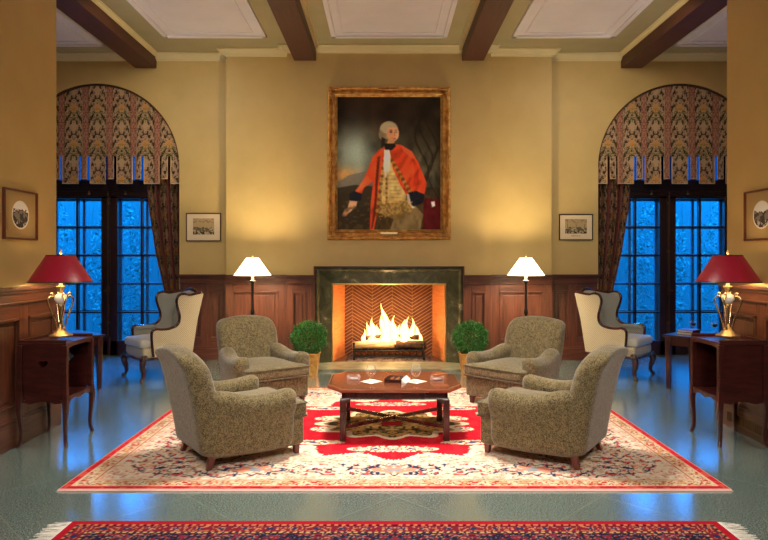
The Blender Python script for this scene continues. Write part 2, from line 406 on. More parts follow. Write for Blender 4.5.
b = B(); quad(b, (-XO, -3, 0), (XO, -3, 0), (XO, YD+.4, 0), (-XO, YD+.4, 0)); struct('floor', b, M['floor'])
b = B(); quad(b, (-XO, -3, CZ), (XO, -3, CZ), (XO, YD, CZ), (-XO, YD, CZ)); struct('ceiling', b, M['ceil_olive'])
b = B()
FX0, FX1, FZ = -.80, .80, 1.20          # fireplace opening in the breast
quad(b, (-XB, YB, 0), (FX0, YB, 0), (FX0, YB, CZ), (-XB, YB, CZ))
quad(b, (FX1, YB, 0), (XB, YB, 0), (XB, YB, CZ), (FX1, YB, CZ))
quad(b, (FX0, YB, FZ), (FX1, YB, FZ), (FX1, YB, CZ), (FX0, YB, CZ))
for s in (-1, 1):
    quad(b, (s*XB, YB, 0), (s*XB, YM, 0), (s*XB, YM, CZ), (s*XB, YB, CZ))
    quad(b, (s*XB, YM, 0), (s*XM, YM, 0), (s*XM, YM, CZ), (s*XB, YM, CZ))
    quad(b, (s*XM, YM, 0), (s*XM, YW, 0), (s*XM, YW, CZ), (s*XM, YM, CZ))
    quad(b, (s*XM, YW, 0), (s*(AC-AR), YW, 0), (s*(AC-AR), YW, CZ), (s*XM, YW, CZ))
    quad(b, (s*(AC+AR), YW, 0), (s*XO, YW, 0), (s*XO, YW, CZ), (s*(AC+AR), YW, CZ))
    n = 48; pts = [(AC-AR*math.cos(PI*i/n), SP+AR*math.sin(PI*i/n)) for i in range(n+1)]
    for (x0, z0), (x1, z1) in zip(pts[:-1], pts[1:]):
        quad(b, (s*x0, YW, z0), (s*x1, YW, z1), (s*x1, YW, CZ), (s*x0, YW, CZ))
        quad(b, (s*x0, YW, z0), (s*x0, YD+.35, z0), (s*x1, YD+.35, z1), (s*x1, YW, z1))
    for x in (AC-AR, AC+AR): quad(b, (s*x, YW, 0), (s*x, YD+.35, 0), (s*x, YD+.35, SP), (s*x, YW, SP))
struct('wall_back', b, M['wall'])
for s, nm in ((-1, 'wall_left'), (1, 'wall_right')):
    b = B()
    quad(b, (s*HW, -3, 0), (s*HW, YP, 0), (s*HW, YP, CZ), (s*HW, -3, CZ))
    quad(b, (s*HW, YP, 0), (s*XO, YP, 0), (s*XO, YP, CZ), (s*HW, YP, CZ))
    quad(b, (s*XO, YP, 0), (s*XO, YW, 0), (s*XO, YW, CZ), (s*XO, YP, CZ))
    struct(nm, b, M['wall'])
b = B(); quad(b, (-HW, -3, 0), (HW, -3, 0), (HW, -3, CZ), (-HW, -3, CZ)); struct('wall_front', b, M['wall'])

# wainscot -------------------------------------------------------------
TN = [0]
def trim(b, m, **kw):
    TN[0] += 1; return struct('trim_%d' % TN[0], b, m, **kw)
def wainscot(p0, p1, panels, zt=1.26, base=.17, rev=False):
    """panelling on the wall line p0->p1 (plan points), room on the left-hand normal; panels = (a,b) metres along"""
    p0 = Vector((p0[0], p0[1])); p1 = Vector((p1[0], p1[1])); d = p1-p0; Ln = d.length; d.normalize()
    n = Vector((-d.y, d.x))
    if rev: n = -n
    b = B()
    def bx(a0, a1, t0, t1, z0, z1, mi=0):
        vs = []
        for z in (z0, z1):
            for a, t in ((a0, t0), (a1, t0), (a1, t1), (a0, t1)):
                q = p0+d*a+n*t; vs.append(b.verts.new((q.x, q.y, z)))
        for f in [(0, 1, 2, 3), (4, 7, 6, 5), (0, 4, 5, 1), (1, 5, 6, 2), (2, 6, 7, 3), (3, 7, 4, 0)]: b.faces.new([vs[i] for i in f]).material_index = mi
    zp0, zp1 = .31, 1.02
    bx(0, Ln, 0, .012, 0, zt-.02)                       # backing
    edges = [0]+[e for p in panels for e in p]+[Ln]
    for i in range(0, len(edges), 2): bx(edges[i], edges[i+1], .012, .034, base, zt-.05)   # stiles
    for a, c in panels:
        bx(a, c, .012, .034, base, zp0, 1); bx(a, c, .012, .034, zp1, zt-.05, 1)
        for k, (w, t) in enumerate(((.022, .044), (.034, .026))):                            # moulding steps
            bx(a, a+w, .012, t, zp0, zp1); bx(c-w, c, .012, t, zp0, zp1)
            bx(a, c, .012, t, zp0, zp0+w, 1); bx(a, c, .012, t, zp1-w, zp1, 1)
        if c-a > .16: bx(a+.06, c-.06, .012, .022, zp0+.06, zp1-.06)
    bx(0, Ln, .012, .050, 0, base, 1); bx(0, Ln, .012, .042, base, base+.025, 1)
    bx(0, Ln, .0, .085, zt-.030, zt, 1); bx(0, Ln, .0, .065, zt-.055, zt-.030, 1); bx(0, Ln, .0, .05, zt-.12, zt-.055, 1)
    bx(0, Ln, .0, .058, zt-.135, zt-.12, 1)
    trim(b, [M['oak'], M['oak_h']], bev=.003)
FW = 1.06      # outer half width of the fireplace surround
for s in (-1, 1):
    r = (s == 1)
    def W(x0, y0, x1, y1, pn): wainscot((s*x0, y0), (s*x1, y1), pn, rev=(s == 1))
    W(FW-.02, YB, XB, YB, [(.13, .33)])
    W(XB-.034, YM, XM, YM, [(.17, .82)])
    W(XM-.034, YW, AC-AR-.02, YW, [(.12, .32), (.44, .70)])
    # near side walls
    pn = []; a = .08
    while a < 8.1: pn.append((8.62-a-.42, 8.62-a)); a += .54
    wainscot((s*HW, -3), (s*HW, YP), sorted(pn), zt=1.27, base=.2, rev=(s == -1))
    wainscot((s*HW, YP), (s*XO, YP), [(.2, 1.0), (1.15, 1.95), (2.1, 2.9)], rev=(s == -1))
    wainscot((s*XO, YP), (s*XO, YW), [(.2, 1.1), (1.3, 2.2), (2.4, 3.3)], rev=(s == -1))

# crown moulding ------------------------------------------------------
PROF = [(a_*.74, b_*.74) for a_, b_ in [(0, 0), (0, -.13), (.025, -.13), (.03, -.11), (.06, -.10), (.075, -.07), (.10, -.035), (.13, -.03), (.15, -.02), (.15, 0)]]
def crown(x0, y0, x1, y1, nx, ny, sc=1, z=CZ, m=None, e0=0, e1=0):
    b = B(); d = Vector((x1-x0, y1-y0)).normalized()
    rings = []
    for (px, py, e) in ((x0, y0, -e0), (x1, y1, e1)):
        rings.append([(px+nx*t*sc+d.x*e*(t/.15)*.15*sc, py+ny*t*sc+d.y*e*(t/.15)*.15*sc, z+zz*sc) for t, zz in PROF])
    loft(b, rings); trim(b, m or M['cream'])
crown(-XB, YB, XB, YB, 0, -1, e0=1, e1=1)
for s in (-1, 1):
    crown(s*XB, YB, s*XB, YM, s, 0, e0=1)
    crown(s*XB, YM, s*XM, YM, 0, -1, e1=1)
    crown(s*XM, YM, s*XM, YW, s, 0, e0=1)
    crown(s*XM, YW, s*XO, YW, 0, -1)
# beams
for x in (-3.58, -1.19, 1.19, 3.58):
    yb = YB if abs(x) < 2 else YW
    y0 = -3 if abs(x) < 2 else YP
    b = B(); box(b, x-.155, x+.155, y0, yb, 4.30, CZ); trim(b, M['beam'], bev=.004)
    for s in (-1, 1): crown(x+s*.155, y0, x+s*.155, yb-.0, s, 0, sc=.5)
# ceiling panels with mouldings
def ceil_panel(x0, x1, y0, y1):
    b = B(); box(b, x0, x1, y0, y1, CZ-.02, CZ+.01)
    w = .03
    for (a0, a1, c0, c1) in ((x0-w, x0+w, y0-w, y1+w), (x1-w, x1+w, y0-w, y1+w), (x0-w, x1+w, y0-w, y0+w), (x0-w, x1+w, y1-w, y1+w)):
        box(b, a0, a1, c0, c1, CZ-.04, CZ)
    i = .13; w = .012
    for (a0, a1, c0, c1) in ((x0+i-w, x0+i+w, y0+i, y1-i), (x1-i-w, x1-i+w, y0+i, y1-i), (x0+i, x1-i, y0+i-w, y0+i+w), (x0+i, x1-i, y1-i-w, y1-i+w)):
        box(b, a0, a1, c0, c1, CZ-.03, CZ)
    trim(b, M['panel_white'], bev=.004)
for y1 in (8.33, 5.5, 2.7):
    ceil_panel(-.75, .75, y1-2.3, y1)
    for s in (-1, 1):
        xs = sorted((s*1.68, s*3.0)); ceil_panel(xs[0], xs[1], y1-2.3, y1)
for s in (-1, 1):
    xs = sorted((s*4.02, s*5.9)); ceil_panel(xs[0], xs[1], 6.1, 8.66)

# french doors --------------------------------------------------------
for wi, s in enumerate((-1, 1)):
    b = B(); c = s*AC
    def bx(x0, x1, z0, z1, y0=YD-.03, y1=YD+.04): box(b, c+x0, c+x1, y0, y1, z0, z1)
    bx(-AR-.01, -.88, 0, 2.45); bx(.88, AR+.01, 0, 2.45); bx(-.125, .125, 0, 2.45)
    bx(-.02, .02, 0, 2.45, YD-.055)
    bx(-.88, .88, 0, .22); bx(-.88, .88, 2.42, 2.45)
    bx(-AR-.01, AR+.01, 2.45, 2.70, YD-.06)
    bx(-AR-.01, AR+.01, 2.53, 2.57, YD-.08)
    for q in (-.50, .50): bx(q-.016, q+.016, .22, 2.42)
    for z in (.66, 1.10, 1.54, 1.98):
        bx(-.88, -.125, z-.014, z+.014); bx(.125, .88, z-.014, z+.014)
    # fanlight ring and bars
    ring = []
    n = 32
    for i in range(n):
        a0 = PI*i/n; a1 = PI*(i+1)/n
        def P(r, a, y): return (c-r*math.cos(a), y, SP+r*math.sin(a))
        q = [P(AR+.01, a0, YD-.03), P(AR+.01, a1, YD-.03), P(AR-.09, a1, YD-.03), P(AR-.09, a0, YD-.03)]
        quad(b, *q); quad(b, P(AR-.09, a0, YD-.03), P(AR-.09, a1, YD-.03), P(AR-.09, a1, YD+.04), P(AR-.09, a0, YD+.04))
    for x in (-.84, -.42, .42, .84): bx(x-.016, x+.016, 2.7, SP+math.sqrt(AR**2-x*x)-.05)
    bx(-.05, .05, 2.7, SP+AR-.05)
    bx(-AR, AR, 3.3, 3.33)
    o = struct('door_%d' % (wi+1), b, M['doorwood'], bev=.004)
    o['label'] = 'dark wooden glazed double doors under an arch on the %s' % ('left' if s < 0 else 'right')
    # storm glazing behind
    b = B()
    def bx2(x0, x1, z0, z1): box(b, c+x0, c+x1, YD+.20, YD+.24, z0, z1)
    bx2(-AR, -.92, 0, 3.9); bx2(.92, AR, 0, 3.9); bx2(-.10, .10, 0, 4); bx2(-.92, .92, 0, .2); bx2(-AR, AR, 2.40, 2.66)
    for q in (-.50, .50): bx2(q-.02, q+.02, .22, 3.9)
    for z in (.66, 1.10, 1.54, 1.98): bx2(-.92, .92, z-.02, z+.02)
    link('storm_frame', b, M['storm'], o)
    b = B()
    for x0, x1 in ((-.88, -.125), (.125, .88)): box(b, c+x0, c+x1, YD-.002, YD+.002, .22, 2.42)
    link('glass', b, M['pane'], o); b = B()
    n = 24; prism(b, [(c-AR*math.cos(PI*i/n), SP+AR*math.sin(PI*i/n)) for i in range(n+1)]+[(c+AR, 2.7), (c-AR, 2.7)], 'y', YD-.002, YD+.002)
    link('fanlight_glass', b, M['fan_dimmed'], o)
    b = B(); tube(b, [(c, YD-.075, .3), (c, YD-.075, 2.52)], .008, 8)
    tube(b, [(c, YD-.06, 1.0), (c, YD-.11, 1.0)], .012, 8); tube(b, [(c-.045, YD-.11, 1.0), (c+.045, YD-.11, 1.0)], .011, 8)
    box(b, c-.02, c+.02, YD-.085, YD-.055, .93, 1.07)
    for zz in (.5, 1.6, 2.35): box(b, c-.014, c+.014, YD-.088, YD-.055, zz-.02, zz+.02)
    link('handle', b, M['vent'], o, smooth=False)
    b = B()
    for q in (-.28, .28): lathe(b, [(.0, 0), (.018, .005), (.02, .02), (.008, .035), (.008, .06), (0, .062)], 10, (c+q, YD-.095, 2.47)); 
    link('catch', b, M['brass'], o, smooth=True)

# outdoors: ground, board fence, shrubs ---------------------------------
b = B(); quad(b, (-14, YD+.36, -.12), (14, YD+.36, -.12), (14, 22, -.12), (-14, 22, -.12)); struct('ground_outside', b, M['snow'])
b = B()
x = -10.
while x < 10:
    box(b, x, x+.18, 12.4, 12.44, -.12, 2.75); x += .187
for z in (.4, 1.5, 2.4): box(b, -10, 10, 12.44, 12.5, z, z+.1)
f = link('board_fence', b, M['fence']); tag(f, 'pale vertical board fence in the garden outside the glazed doors', 'fence')
def shrub(x, y, r, h, label):
    b = B(); rnd = random.Random(int(x*10)+99)
    for i in range(1500):
        th = rnd.uniform(0, 2*PI); u = rnd.uniform(0, 1); q = r*(.55+.5*rnd.random())*math.sqrt(max(.05, 1-(2*u-1)**2*.8))
        p = Vector((x+q*math.cos(th), y+q*math.sin(th)*.6, u*h))
        a = Vector((rnd.uniform(-1, 1), rnd.uniform(-1, 1), rnd.uniform(-1, 1))).normalized()*rnd.uniform(.03, .06)
        c_ = Vector((rnd.uniform(-1, 1), rnd.uniform(-1, 1), rnd.uniform(-1, 1))).normalized()*rnd.uniform(.015, .03)
        quad(b, p-a, p-c_, p+a, p+c_)
    e = thing('garden_shrub', label, 'shrub', (0, 0, 0))
    link('foliage', b, M['shrub'], e)
    b = B(); tube(b, [(x, y, -.12), (x+.05, y, h*.4), (x, y, h*.75)], [.07, .05, .02], 8); link('stem', b, M['charlog'], e)
for s, nm in ((-1, 'left'), (1, 'right')):
    shrub(s*5.0, 11.5, .55, 2.5, 'slender leafy shrub against the fence outside the %s glazed doors, nearest the fireplace side' % nm)
    shrub(s*6.4, 11.6, .55, 2.6, 'slender leafy shrub against the fence outside the %s glazed doors, farther from the fireplace' % nm)

# ================================================================== FIREPLACE
fp = thing('fireplace', 'green marble fireplace with glowing herringbone brick firebox in the middle of the back wall', 'fireplace', (0, YB, 0))
def mitre_frame(bm, w, h, prof, zb=0, three=True, mi=0):
    """profile (inset from outer edge, projection) swept round left, top, right (and bottom); y = -projection"""
    for (p0, t0), (p1, t1) in zip(prof[:-1], prof[1:]):
        def R(p, t):
            pts = [(-w+p, -t, zb+(0 if three else p)), (-w+p, -t, zb+h-p), (w-p, -t, zb+h-p), (w-p, -t, zb+(0 if three else p))]
            return pts
        a = R(p0, t0); c = R(p1, t1)
        rng = range(3) if three else range(4)
        for i in rng:
            j = (i+1) % 4
            quad(bm, a[i], a[j], c[j], c[i], mi=mi)
b = B()
mitre_frame(b, 1.035, 1.365, [(0, 0), (0, .13), (.015, .145), (.035, .15), (.05, .135), (.06, .11), (.085, .10), (.12, .085), (.165, .07), (.20, .055), (.215, .05), (.225, .03), (.225, -.02)])
link('surround', b, M['green_stone'], fp, smooth=False)
b = B(); mitre_frame(b, 1.05, 1.385, [(0, 0), (0, .15), (.0, .165), (.014, .17), (.02, .15), (.02, 0)]); link('outer_moulding', b, M['oak_h'], fp)
b = B(); mitre_frame(b, .812, 1.142, [(0, 0), (0, .035), (.012, .04), (.024, .03), (.024, -.03)]); link('inner_trim', b, M['brass'], fp)
b = B()
fw, bw, dp, fh = .79, .66, .55, 1.13
quad(b, (-bw, dp, 0), (bw, dp, 0), (bw, dp, fh), (-bw, dp, fh)); quad(b, (-fw, 0, fh), (fw, 0, fh), (bw, dp, fh), (-bw, dp, fh))
quad(b, (-fw, 0, .03), (fw, 0, .03), (bw, dp, .03), (-bw, dp, .03))
link('firebox', b, M['brick'], fp)
for q in (-1, 1):
    b = B(); quad(b, (q*fw, 0, 0), (q*bw, dp, 0), (q*bw, dp, fh), (q*fw, 0, fh)); link('firebox_side', b, M['brick_side'], fp)
b = B(); box(b, -1.12, 1.12, -.62, .0, 0, .03); link('hearth', b, M['hearth'], fp, bev=.006)

gr = thing('fire_grate', 'black iron fire grate with low bars holding the burning logs', 'grate', (0, YB+.22, .03))
b = B()
for z in (.06, .14): tube(b, [(-.5, -.13, z), (.5, -.13, z)], .012, 8)
for y in (-.05, .04, .13): tube(b, [(-.5, y, .13), (.5, y, .13)], .010, 8)
for i in range(11):
    x = -.5+i*.1; tube(b, [(x, -.13, .05), (x, -.13, .15)], .009, 6); tube(b, [(x, -.13, .14), (x, .15, .13)], .009, 6)
link('basket', b, M['iron'], gr)
for x in (-.5, .5):
    b = B(); tube(b, [(x, -.16, 0), (x, -.13, .06), (x, -.13, .16), (x, -.145, .23)], [.02, .014, .012, .012], 8); lathe(b, [(0, 0), (.018, .008), (.02, .02), (.012, .034), (0, .04)], 12, (x, -.145, .225))
    link('andiron', b, M['iron'], gr, smooth=True)
    b = B(); tube(b, [(x, .14, 0), (x, .14, .13)], .012, 8); link('foot', b, M['iron'], gr)
def log(p0, p1, r, mt, label, seed):
    rnd = random.Random(seed); b = B(); P = [Vector(p0).lerp(Vector(p1), i/10) for i in range(11)]
    R = tube(b, P, [r*(1+rnd.uniform(-.06, .06)) for _ in P], 14)
    for ring in R:
        for v_ in ring: v_.co += Vector((rnd.uniform(-1, 1)*.2, rnd.uniform(-1, 1), rnd.uniform(-1, 1)))*r*.06
    o = link('log', b, mt, None, smooth=True); tag(o, label, 'log', 'logs in the fireplace'); return o
gz = .03+.155; gy = YB+.22
log((-.53, gy-.055, gz+.055), (.08, gy-.05, gz+.053), .05, M['log'], 'pale unburnt log across the front left of the grate', 1)
log((.10, gy-.05, gz+.06), (.54, gy-.05, gz+.062), .058, M['charlog'], 'dark charred log across the front right of the grate', 2)
log((-.42, gy+.075, gz+.06), (.40, gy+.08, gz+.06), .055, M['charlog'], 'long charred log behind the front logs in the flames', 3)
log((-.34, gy+.02, gz+.15), (.02, gy+.03, gz+.17), .04, M['charlog'], 'short charred log lying on top of the left logs', 4)
log((.12, gy+.03, gz+.165), (.44, gy-.0, gz+.16), .038, M['charlog'], 'short charred log lying on top of the right logs', 5)
# ash bed
nx, ny = 90, 30
X, Y = np.meshgrid(np.linspace(-.62, .62, nx), np.linspace(YB+.03, YB+.5, ny))
Z = .035+.035*vnoise(X*30, Y*30, 3)+.02*vnoise(X*60, Y*60, 4)
e_ = np.minimum(1, np.minimum((.62-abs(X))*12, np.minimum((Y-YB-.03)*12, (YB+.5-Y)*12))); Z = .031+(Z-.031)*np.clip(e_, 0, 1)
C = np.stack([60+80*vnoise(X*50, Y*50, 5)]*3, -1)*np.array([1, .85, .78])
o = grid_obj('ash_bed', X, Y, Z, C, M['rug']); tag(o, 'bed of grey ash and cinders under the fire grate', 'ash', kind='stuff')
# flames
b = B(); rnd = random.Random(5)
def flame(x, y, z, h, w, ph):
    pts = []; rd = []
    for i in range(15):
        t = i/14; pts.append((x+.035*math.sin(t*5+ph)*t*(h/.3), y+.02*math.sin(t*4+ph*2)*t, z+h*t))
        rd.append(max(.002, 1.35*w*(math.sin(PI*min(1, t*.72+.24))**1.0)*(1-t)**.55*(1+.12*math.sin(t*11+ph))))
    tube(b, pts, rd, 12)
for (x, h, w_) in ((-.36, .20, .035), (-.29, .30, .05), (-.22, .36, .06), (-.15, .26, .05), (-.07, .44, .055), (-.05, .58, .055), (.02, .34, .05), (.09, .40, .05),
                   (.15, .26, .05), (.22, .34, .055), (.27, .38, .05), (.33, .36, .05), (.40, .26, .045), (.46, .16, .03)):
    flame(x, gy+rnd.uniform(-.01, .09), gz+.08, h, w_, rnd.uniform(0, 6))
    flame(x+rnd.uniform(-.03, .03), gy+rnd.uniform(.0, .1), gz+.06, h*.55, w_*1.25, rnd.uniform(0, 6))
o = link('flames', b, M['flame'], None, smooth=True); tag(o, 'bright yellow-white flames rising from the logs in the fireplace', 'fire', kind='stuff')
for x, p in ((-.26, 11), (.0, 13), (.26, 11)): light('fire_light', 'POINT', (x, YB+.22, .42), p*1.9, (1, .58, .22), .08)
light('fire_light', 'POINT', (0, YB-.02, .42), 14, (1, .56, .22), .12)

# ================================================================== PORTRAIT
W_, H_ = 1.46, 1.88; z0 = 2.84
pr = thing('portrait_painting', 'large gilt-framed oil portrait of a standing officer in a red coat above the fireplace', 'painting', (0, YB, z0))
b = B(); mitre_frame(b, .87, 2.16, [(0, 0), (0, .05), (.012, .075), (.03, .08), (.045, .06), (.07, .02), (.095, .025), (.11, .07), (.12, .06), (.135, .035), (.142, .03), (.142, 0)], zb=-1.08, three=False)
link('frame', b, M['gold'], pr)
b = B(); rnd = random.Random(3)
def blob(x, z, r):
    R = lathe(b, [(0, -.5*r), (r*.7, -.35*r), (r, 0), (r*.7, .35*r), (0, .5*r)], 8, (x, -.07, z), cap=False)
def orn(spots):
    global b
    b = B()
    for x_, z_, r_ in spots: blob(x_, z_, r_)
    tube(b, [(x_, -.066, z_) for x_, z_, r_ in spots], .008, 6)
    link('ornament', b, M['gold'], pr, smooth=True)
for sx in (-1, 1):
    for sz in (-1, 1):
        orn([(sx*(.82-.04*k), sz*1.03, .030-.004*abs(k)) for k in range(3, 0, -1)]+[(sx*.82, sz*1.03, .034)]+[(sx*.82, sz*(1.03-.04*k), .030-.004*k) for k in range(1, 4)])
for sz in (-1, 1): orn([((k-4)*.036, sz*1.03, .030-.004*abs(k-4)) for k in range(9)])
for sx in (-1, 1): orn([(sx*.82, (k-4)*.036, .028-.004*abs(k-4)) for k in range(9)])
b = B(); box(b, -.12, .12, -.055, -.04, -1.005, -.965); link('name_plate', b, M['brass'], pr)
nx, ny = 292, 376
U, V_ = np.meshgrid(np.linspace(0, 1, nx), np.linspace(0, 1, ny))      # V down
px = 52+U*340; py = 52+V_*438
C = np.zeros(U.shape+(3,))
top = np.array([40, 30, 22]); mid = np.array([112, 114, 90]); low = np.array([58, 52, 38])
t = V_[..., None]
tt_ = np.clip((t-.16)*2.2, 0, 1); C = top*(1-tt_)+mid*tt_
C = C*(1-np.clip((t-.62)*3, 0, 1))+low*np.clip((t-.62)*3, 0, 1)
right = np.clip((U-.55)*2.6, 0, 1)[..., None]; C = C*(1-right*.65)+np.array([46, 38, 26])*right*.65
nz = vnoise(U*6, V_*8, 11)*.6+vnoise(U*14, V_*16, 12)*.4
C *= (.5+.95*nz)[..., None]
g = np.exp(-(((px-110)/55)**2+((py-235)/75)**2))[..., None]; C = C*(1-g*.75)+np.array([160, 182, 172])*g*.85
g = np.exp(-(((px-75)/45)**2+((py-310)/26)**2))[..., None]; C = C*(1-g*.85)+np.array([206, 150, 84])*g*.85
C = lay(C, inpoly(px, py, [(52, 350), (52, 335), (90, 310), (150, 296), (200, 300), (200, 360)]), (110, 104, 96), .8)
C = lay(C, inpoly(px, py, [(52, 352), (110, 342), (200, 350), (392, 350), (392, 492), (52, 492)]), (52, 42, 30), .85)
for k in range(4):   # tree trunk and boughs at the right
    C = lay(C, abs(px-(330+k*14+22*np.sin(py/38.+k))) < 3.5-.4*k, (34, 26, 18), .6)
def pl(pts, col, a=1.): 
    global C
    C = lay(C, inpoly(px, py, pts), col, a)
pl([(165, 372), (180, 300), (360, 380), (330, 492), (160, 492)], (74, 58, 34))               # legs in shadow
pl([(250, 420), (300, 400), (335, 440), (325, 492), (225, 492)], (128, 108, 70))
pl([(335, 385), (392, 390), (392, 492), (335, 492)], (84, 22, 24))                            # dark red drape
pl([(176, 430), (190, 300), (240, 300), (300, 420), (250, 460)], (130, 104, 58))              # laced skirt of the waistcoat
pl([(198, 262), (215, 240), (262, 290), (285, 350), (275, 395), (200, 405), (192, 330)], (206, 176, 112))   # pale waistcoat
pl([(190, 226), (214, 214), (206, 260), (190, 330), (186, 420), (172, 492), (158, 492), (162, 400), (170, 330), (140, 352), (122, 398), (98, 382), (126, 345), (150, 300), (168, 250)], (204, 66, 34))
pl([(232, 208), (262, 210), (298, 232), (320, 270), (346, 335), (340, 372), (312, 382), (286, 385), (258, 340), (236, 292), (224, 250)], (210, 70, 36))
pl([(298, 242), (318, 285), (322, 340), (300, 352), (306, 300)], (168, 46, 24), .7)
pl([(150, 310), (166, 330), (132, 356), (112, 378), (108, 366)], (228, 96, 56), .6)
pl([(184, 250), (194, 246), (186, 330), (180, 430), (168, 486), (164, 486), (174, 400), (178, 320)], (70, 40, 26), .8)
for k in range(15):                                                                          # gold lace
    for (ax, ay, bx_, by_, r) in ((206, 262, 182, 440, 6), (232, 262, 296, 372, 6.5), (214, 292, 214, 400, 4)):
        qx = ax+(bx_-ax)*k/14; qy = ay+(by_-ay)*k/14
        C = lay(C, (px-qx)**2+(py-qy)**2 < r*r, (182, 138, 62) if k % 2 else (110, 70, 34), .85)
for k in range(9): C = lay(C, (abs(px-(232+k*2)) < 17) & (abs(py-(300+k*12)) < 1.6), (164, 132, 74), .7)
pl([(206, 226), (222, 222), (228, 250), (222, 300), (210, 320), (204, 280)], (232, 218, 186))   # jabot
pl([(206, 206), (236, 200), (246, 214), (232, 228), (210, 226)], (34, 30, 30))                   # stock
pl([(284, 368), (312, 362), (340, 374), (334, 402), (300, 414), (286, 398)], (30, 30, 38))       # dark cuff right
pl([(90, 372), (108, 362), (134, 372), (130, 394), (104, 400), (92, 390)], (30, 32, 42))         # dark cuff left
pl([(280, 372), (288, 372), (296, 408), (310, 418), (298, 420), (284, 400)], (224, 214, 194), .8)
pl([(92, 394), (118, 396), (114, 412), (96, 430), (74, 446), (70, 438), (86, 418)], (206, 160, 120))   # resting hand
for k in range(4): pl([(94-k*6, 412+k*3), (100-k*6, 414+k*3), (82-k*3, 446), (76-k*3, 444)], (168, 118, 84), .6)
pl([(360, 398), (372, 396), (374, 412), (364, 416)], (226, 222, 216))                            # hilt
# head
hx, hy = 235, 172
C = lay(C, ((px-(hx-13))/31)**2+((py-(hy-10))/30)**2 < 1, (150, 134, 104))     # wig
C = lay(C, ((px-(hx-36))/11)**2+((py-(hy+4))/17)**2 < 1, (132, 116, 88))
pl([(198, 184), (210, 190), (206, 214), (196, 220)], (44, 32, 26), .9)          # queue ribbon
C = lay(C, ((px-(hx-15))/27)**2+((py-(hy-17))/19)**2 < 1, (184, 168, 134), .75)
C = lay(C, (((px-hx)/20)**2+((py-hy)/27)**2 < 1) & (py > 153), (216, 160, 118))
C = lay(C, (((px-(hx-10))/11)**2+((py-(hy+8))/20)**2 < 1), (196, 132, 92), .6)
pl([(222, 188), (246, 192), (238, 206), (214, 206)], (196, 140, 100))
for ex in (229, 246): C = lay(C, ((px-ex)/4.2)**2+((py-168)/2.2)**2 < 1, (52, 34, 26)); C = lay(C, ((px-ex)/6)**2+((py-162)/1.5)**2 < 1, (110, 80, 56))
pl([(238, 166), (242, 166), (247, 181), (238, 183)], (176, 116, 80)); C = lay(C, ((px-241)/6)**2+((py-189)/1.7)**2 < 1, (162, 72, 58))
coat = (C[..., 0] > 150) & (C[..., 1] < 105)
fold = .74+.5*vnoise((px+py*.55)/13, (py-px*.3)/34, 15); C = np.where(coat[..., None], C*fold[..., None]*1.06, C)
shade = (px > 180) & (py > 215) & ~coat; C = np.where(shade[..., None], C*(.82+.36*vnoise(px/9, py/16, 16))[..., None], C)
C = lay(C, ((px-248)/7)**2+((py-176)/16)**2 < 1, (232, 182, 140), .5)                          # lit cheek
C = lay(C, inpoly(px, py, [(186, 372), (250, 380), (300, 396), (296, 432), (230, 440), (190, 460)]) & (vnoise(px/5, py/5, 22) > .55), (196, 156, 84), .7)
C = lay(C, inpoly(px, py, [(262, 210), (298, 232), (312, 262), (290, 250), (268, 228)]), (242, 112, 70), .5)
C = lay(C, inpoly(px, py, [(52, 400), (160, 380), (160, 492), (52, 492)]) & (vnoise(px/12, py/7, 23) > .6), (84, 70, 44), .6)
C = blur(C, 3); C *= (.96+.08*vnoise(px/3, py/3, 9))[..., None]
o = grid_obj('canvas', (U-.5)*W_, np.full(U.shape, -.028), (.5-V_)*H_, C*1.22, M['canvas'], pr)

# small framed prints
def small_print(name, loc, rotz, w, h, kind, label, seed, frame_m, fwid=.014):
    e = thing(name, label, 'picture', loc, rotz, 'small framed prints')
    b = B(); mitre_frame(b, w/2, h, [(0, 0), (0, .022), (fwid*.3, .028), (fwid, .02), (fwid, 0)], zb=-h/2, three=False); link('frame', b, frame_m, e)
    nx, ny = 160, 130
    U, V2 = np.meshgrid(np.linspace(-1, 1, nx), np.linspace(-1, 1, ny))
    x = U*w/2; z = -V2*h/2
    if kind == 'oval':
        C = np.zeros(U.shape+(3,))+np.array([168, 138, 88])
        ov = (x/.108)**2+((z-.0)/.105)**2
        C = lay(C, ov < 1.22, (226, 216, 196))
        ph = np.zeros(U.shape+(3,))+np.array([224, 222, 214])
        tr = vnoise(U*9, V2*9, seed)*.6+vnoise(U*22, V2*22, seed+1)*.4
        ph = lay(ph, (z < .035+.03*(tr-.5)*2), (56, 50, 46)); ph = lay(ph, (z < .035) & (tr > .52), (118, 110, 102)); ph = lay(ph, z < -.055, (52, 46, 42))
        ph = lay(ph, (z < -.05) & (tr > .6), (170, 160, 150))
        C = np.where((ov < 1)[..., None], ph, C)
    else:
        C = np.zeros(U.shape+(3,))+np.array([232, 208, 168])
        inn = (abs(U) < (.64 if kind == 'ship' else .60)) & (V2 > -.62) & (V2 < (.50 if kind == 'ship' else .52))
        tr = vnoise(U*12, V2*10, seed)*.6+vnoise(U*30, V2*26, seed+1)*.4
        ph = np.zeros(U.shape+(3,))+np.array([186, 158, 112])
        ph = lay(ph, V2 > .05+.25*(tr-.5), (108, 92, 66)); ph = lay(ph, (V2 > .05) & (tr > .58), (190, 168, 124)); ph = lay(ph, (V2 > .34) & (tr < .5), (64, 54, 42))
        ph = lay(ph, (V2 < -.3) & (tr > .6), (150, 124, 84))
        if kind == 'ship':
            for k in range(7): ph = lay(ph, (abs(U-(-.5+k*.17)) < .012) & (V2 > -.25+.2*(k % 3)) & (V2 < .2), (84, 70, 50))
        C = np.where(inn[..., None], ph, C)
        if kind == 'ship': C = lay(C, (abs(V2-.66) < .03) & (abs(U) < .26) & (vnoise(U*60, V2*5, 3) > .45), (150, 128, 92))
    grid_obj('print', x, np.full(x.shape, -.010), z, C, M['print'], e); return e
